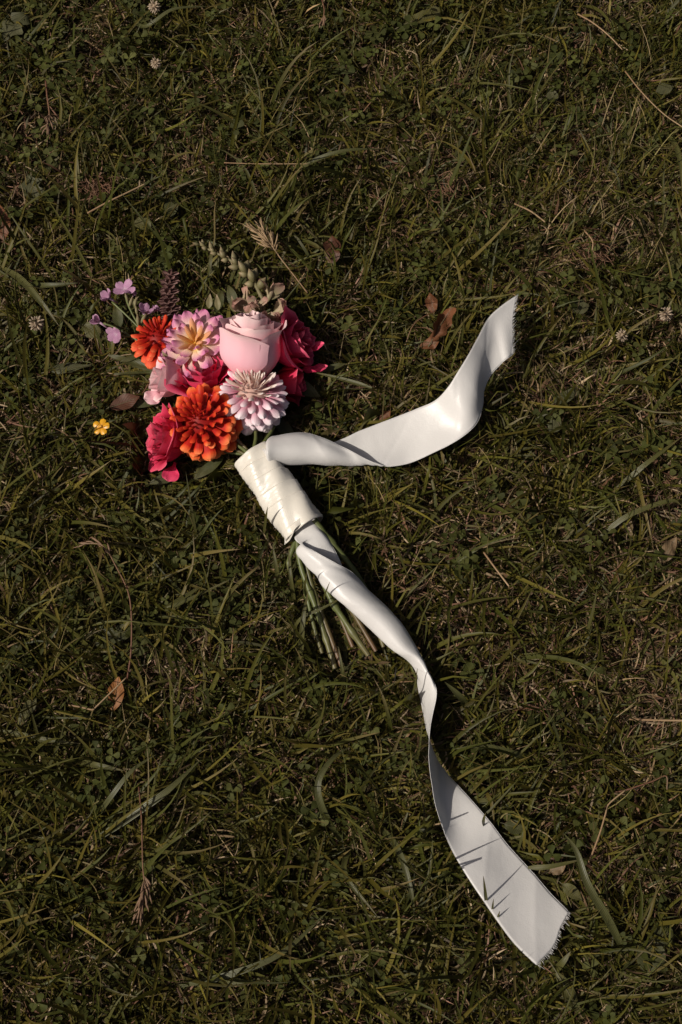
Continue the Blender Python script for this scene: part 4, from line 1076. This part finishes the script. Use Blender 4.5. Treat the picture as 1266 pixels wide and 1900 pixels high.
def build_clover():
    def clovers(x, y, scale=1.0):
        n = len(x)
        ht = rng.uniform(.008, .034, n)*scale
        lo = low_at(x, y); ht = np.minimum(ht, np.maximum(lo-.010, .003))
        R = rng.uniform(.0045, .0095, n)*scale
        lean = rng.uniform(0, 6.28, n); la = np.abs(rng.normal(0, .35, n))
        col = pal(np.array((.86, .92, .70))*np.array([(.050, .052, .015), (.060, .060, .019), (.044, .047, .014), (.068, .066, .024)]), n, var=.22)
        prof = [(0.0, .06), (.35, .55), (.68, .98), (.90, .80), (1.0, .32)]
        rot0 = rng.uniform(0, 6.28, n)
        Vs = []; Cs = []; Q = []; vn = 0
        for leaf in range(3):
            a = rot0 + leaf*2.094 + rng.normal(0, .12, n)
            dx, dy = np.cos(a), np.sin(a)
            up = rng.normal(.10, .25, n)            # leaflet raised or drooping
            fold = rng.uniform(.05, .45, n)
            for (t, wv) in prof:
                for sgn in (-1, 0, 1):
                    r_ = R*t*(1.0 if sgn else .97 if t == 1.0 else 1.0); hw = R*.44*wv*sgn
                    px = x + dx*r_ - dy*hw; py = y + dy*r_ + dx*hw
                    pz = ht + up*r_ + fold*np.abs(hw) - .18*R*t*t
                    pz = pz + np.tan(la)*((px-x)*np.cos(lean) + (py-y)*np.sin(lean))
                    Vs.append(np.stack([px, py, pz], 1))
                    k = 1.35 if abs(t-.35) < .01 and sgn == 0 else 1.0
                    Cs.append(col*k)
            for i in range(len(prof)-1):
                for c in range(2):
                    b = vn + i*3 + c; Q.append((b, b+1, b+4, b+3))
            vn += 15
        # stalk
        sxo = rng.normal(0, .006, n); syo = rng.normal(0, .006, n)
        for sg in (-1, 1):
            Vs.append(np.stack([x+sxo+sg*.0005, y+syo, 0*x], 1)); Cs.append(col*1.1)
        for sg in (1, -1):
            Vs.append(np.stack([x+sg*.0005, y, ht], 1)); Cs.append(col*1.1)
        Q.append((vn, vn+1, vn+2, vn+3)); vn += 4
        V = np.stack(Vs, 1).reshape(-1, 3); C = np.stack(Cs, 1).reshape(-1, 3)
        lo = low_at(V[:, 0], V[:, 1]); V[:, 2] = np.minimum(V[:, 2], np.maximum(lo-.003, .001))
        V[:, 2] = np.maximum(V[:, 2], .0005)
        Qa = (np.array(Q)[None] + (np.arange(n)*vn)[:, None, None]).reshape(-1, 4)
        return V, Qa, np.zeros((0, 3), int), C
    x, y = scatter(13000, NEAR); keep = rng.random(len(x)) < cloverness(x, y)*.62
    p = [clovers(x[keep], y[keep])]
    x, y = scatter_far(5500); p.append(clovers(x, y, 1.1))
    o = link('clover', fast_mesh('clover', *joinp(p), M_CLOVER))
    tag(o, 'dark green clover leaves spread through the lawn', 'clover', kind='stuff')

# single blades large enough to pick out
def big_blade(pts, wd, col, label, group=None, tw=0.0):
    path = catmull(PL(pts), 18); n = len(path)
    T = np.gradient(path, axis=0); T /= np.linalg.norm(T, axis=1)[:, None]
    V = []; base = Vector(path[0]); base.z = 0
    for i in range(n):
        t = i/(n-1); w_ = wd*min(1, .45+t*2.5)*(1-t**3.2)*.5 + .00012
        s_ = np.cross(T[i], (0, 0, 1)); s_ /= np.linalg.norm(s_)+1e-6; u_ = np.cross(s_, T[i])
        a = tw*(t-.3); sd_ = s_*math.cos(a) + u_*math.sin(a)
        up = u_*math.cos(a) - s_*math.sin(a)
        for q in (-1, -.5, 0, .5, 1):
            V.append(Vector(path[i] + sd_*w_*q + up*w_*(.30*abs(q))) - base)
    tt = np.repeat(np.linspace(0, 1, n), 5)
    o = link('grass_blade', mesh('grass_blade', V, grid_faces(n, 5), col, attrs={'t': tt, 's': np.tile([-1, -.5, 0, .5, 1], n)}), None, Matrix.Translation(base))
    tag(o, label, 'grass blade', group)
    return o
BG1 = ramp_mat('broad_blade', [(0, (.085, .080, .024)), (.7, (.072, .070, .018)), (1, (.10, .08, .026))], .42, .4, .18, .2, 60, vein=.35)
BG2 = ramp_mat('grey_blade', [(0, (.068, .070, .022)), (1, (.070, .068, .022))], .42, .4, .18, .2, 60, vein=.35)
big_blade([(640, 1570, 6), (602, 1510, 34), (590, 1455, 46), (615, 1410, 46), (650, 1385, 36)], .0065, BG2, 'wide curved grass blade bending like a hook below the stems')
big_blade([(1170, 1790, 8), (1130, 1710, 30), (1090, 1640, 42), (1070, 1580, 44), (1045, 1545, 34)], .0075, BG2, 'broad long grass blade arching beside the slanted ribbon end')
big_blade([(540, 330, 6), (580, 300, 34), (640, 280, 44), (712, 276, 36)], .0055, BG2, 'pale grass blade arching sideways above the snapdragon')
big_blade([(240, 30, 10), (270, 50, 34), (320, 18, 46), (385, 12, 40)], .0050, BG2, 'long pale blade curving past the larger clover flower')
big_blade([(160, 1570, 8), (250, 1510, 34), (310, 1468, 44), (372, 1410, 42)], .0075, BG2, 'wide flat grass blade lying across the long dark grass')
big_blade([(170, 1530, 8), (205, 1480, 36), (245, 1430, 44), (290, 1400, 40)], .0045, BG2, 'narrow pale blade crossing the wide flat blade')
big_blade([(130, 1410, 10), (180, 1420, 34), (230, 1430, 36)], .0055, BG1, 'short broad blade in the long grass near the bent straw')
big_blade([(0, 494, 18), (40, 520, 36), (75, 560, 42), (110, 605, 36)], .0070, BG1, 'broad blade slanting into the clump beside the lobed weed leaf')
big_blade([(40, 528, 16), (90, 530, 36), (145, 525, 40)], .0060, BG2, 'level pale grey blade beside the lilac flowers')
big_blade([(1225, 240, 10), (1250, 265, 36), (1262, 300, 44), (1266, 360, 40)], .0060, BG1, 'arching blade above the oval green leaf')
big_blade([(480, 1145, 10), (370, 1090, 34), (310, 1130, 44), (440, 1070, 46)][1:], .0045, BG1, 'long blade reaching towards the bouquet stems')
big_blade([(705, 890, 6), (690, 720, 50), (640, 705, 44), (580, 690, 34)][1:], .0048, BG1, 'green blade crossing the shade beside the pale pink rose')
big_blade([(870, 1320, 10), (855, 1295, 30), (825, 1265, 40), (808, 1252, 30)][:3], .0070, BG2, 'wide short blade pointing away from the ribbon twist')
big_blade([(1000, 1410, 10), (960, 1400, 34), (900, 1385, 42), (842, 1390, 40)], .0055, BG2, 'broad level blade to the side of the ribbon twist')
big_blade([(1100, 1010, 12), (1160, 960, 36), (1240, 930, 44), (1266, 938, 42)], .0050, BG1, 'curved blade near the dull olive folded leaf')
big_blade([(1140, 910, 12), (1200, 860, 36), (1266, 810, 40)], .0050, BG1, 'straight blade rising beyond the curled ribbon')
big_blade([(330, 1830, 10), (420, 1810, 36), (520, 1770, 44), (610, 1690, 40)], .0058, BG2, 'very long blade sweeping through the darkest grass')
big_blade([(380, 1800, 8), (430, 1825, 30), (500, 1812, 34)], .0042, BG1, 'short level blade under the very long sweeping blade')
big_blade([(690, 1520, 8), (735, 1570, 36), (760, 1640, 40), (770, 1700, 30)], .0055, BG2, 'grey green blade drooping between hooked blade and ribbon')
big_blade([(655, 1560, 8), (640, 1620, 34), (700, 1700, 40)], .0048, BG1, 'slender blade bending below the hooked blade')
big_blade([(0, 1355, 18), (80, 1372, 34), (150, 1380, 36)], .0050, BG1, 'level green blade below the pale curled leaf')
big_blade([(1020, 1810, 6), (1040, 1790, 28), (1060, 1765, 36)], .0065, BG1, 'short broad blade just below the slanted ribbon tip')
big_blade([(980, 1610, 34), (1020, 1608, 40), (1080, 1595, 40)], .0045, BG1, 'level blade starting at the edge of the flat ribbon')
big_blade([(556, 1250, 4), (560, 1180, 34), (564, 1140, 44), (572, 1095, 46)], .0052, BG1, 'broad upright blade standing over the cut stems')
big_blade([(540, 1190, 4), (556, 1150, 32), (600, 1128, 42), (650, 1100, 40)], .0030, BG1, 'thin blade lying across the middle of the cut stems')
big_blade([(520, 1110, 4), (514, 1060, 34), (506, 1010, 46)], .0044, BG1, 'upright blade beside the outermost short stem')
big_blade([(640, 1300, 4), (636, 1250, 30), (628, 1200, 40)], .0036, BG1, 'upright blade in front of the longest stem ends')
big_blade([(548, 1130, 4), (540, 1075, 34), (536, 1020, 40)], .0040, BG1, 'blade leaning along the outermost short stem')
# upright blades at the ribbon's edge; their shadows fall across the satin
edge = 'upright grass blades along the ribbon'
ELAB = ['tall upright blade at the flat ribbon throwing the longest shadow on it', 'short upright blade beside the tallest blade at the flat ribbon', 'short leaning blade at the lower edge of the flat ribbon',
        'upright blade at the outer edge of the flat ribbon', 'slender blade standing against the wrapped handle', 'blade standing between the stems and the rolled ribbon',
        'thin curved blade bending over the rolled ribbon', 'thin blade rising beside the ribbon twist', 'thin blade next to the narrowest part of the twisted ribbon',
        'slender upright blade beside the crumpled russet leaf', 'tall upright blade between the crumpled leaf and the ribbon', 'upright blade just behind the raised ribbon edge']
for q_, (pts, wd) in enumerate((([(906, 1704, 4), (902, 1670, 40), (897, 1625, 72)], .0034), ([(918, 1712, 4), (914, 1690, 36), (916, 1668, 52)], .0022), ([(928, 1728, 4), (924, 1705, 36), (928, 1690, 46)], .0020),
        ([(900, 1540, 4), (897, 1525, 38), (901, 1508, 48)], .0030), ([(490, 1002, 4), (492, 975, 40), (497, 940, 72)], .0032), ([(570, 1115, 4), (566, 1090, 42), (570, 1060, 76)], .0028),
        ([(608, 1130, 4), (602, 1110, 46), (612, 1080, 78)], .0020), ([(760, 1300, 4), (768, 1280, 40), (775, 1240, 60)], .0018), ([(770, 1420, 4), (778, 1390, 40), (784, 1340, 66)], .0024),
        ([(840, 640, 4), (846, 605, 50), (850, 560, 88)], .0026), ([(850, 670, 4), (856, 635, 50), (862, 585, 90)], .0030), ([(862, 600, 4), (872, 570, 54), (884, 535, 82)], .0026))):
    big_blade(pts, wd, BG1, ELAB[q_], edge)

build_clover()
build_grass()
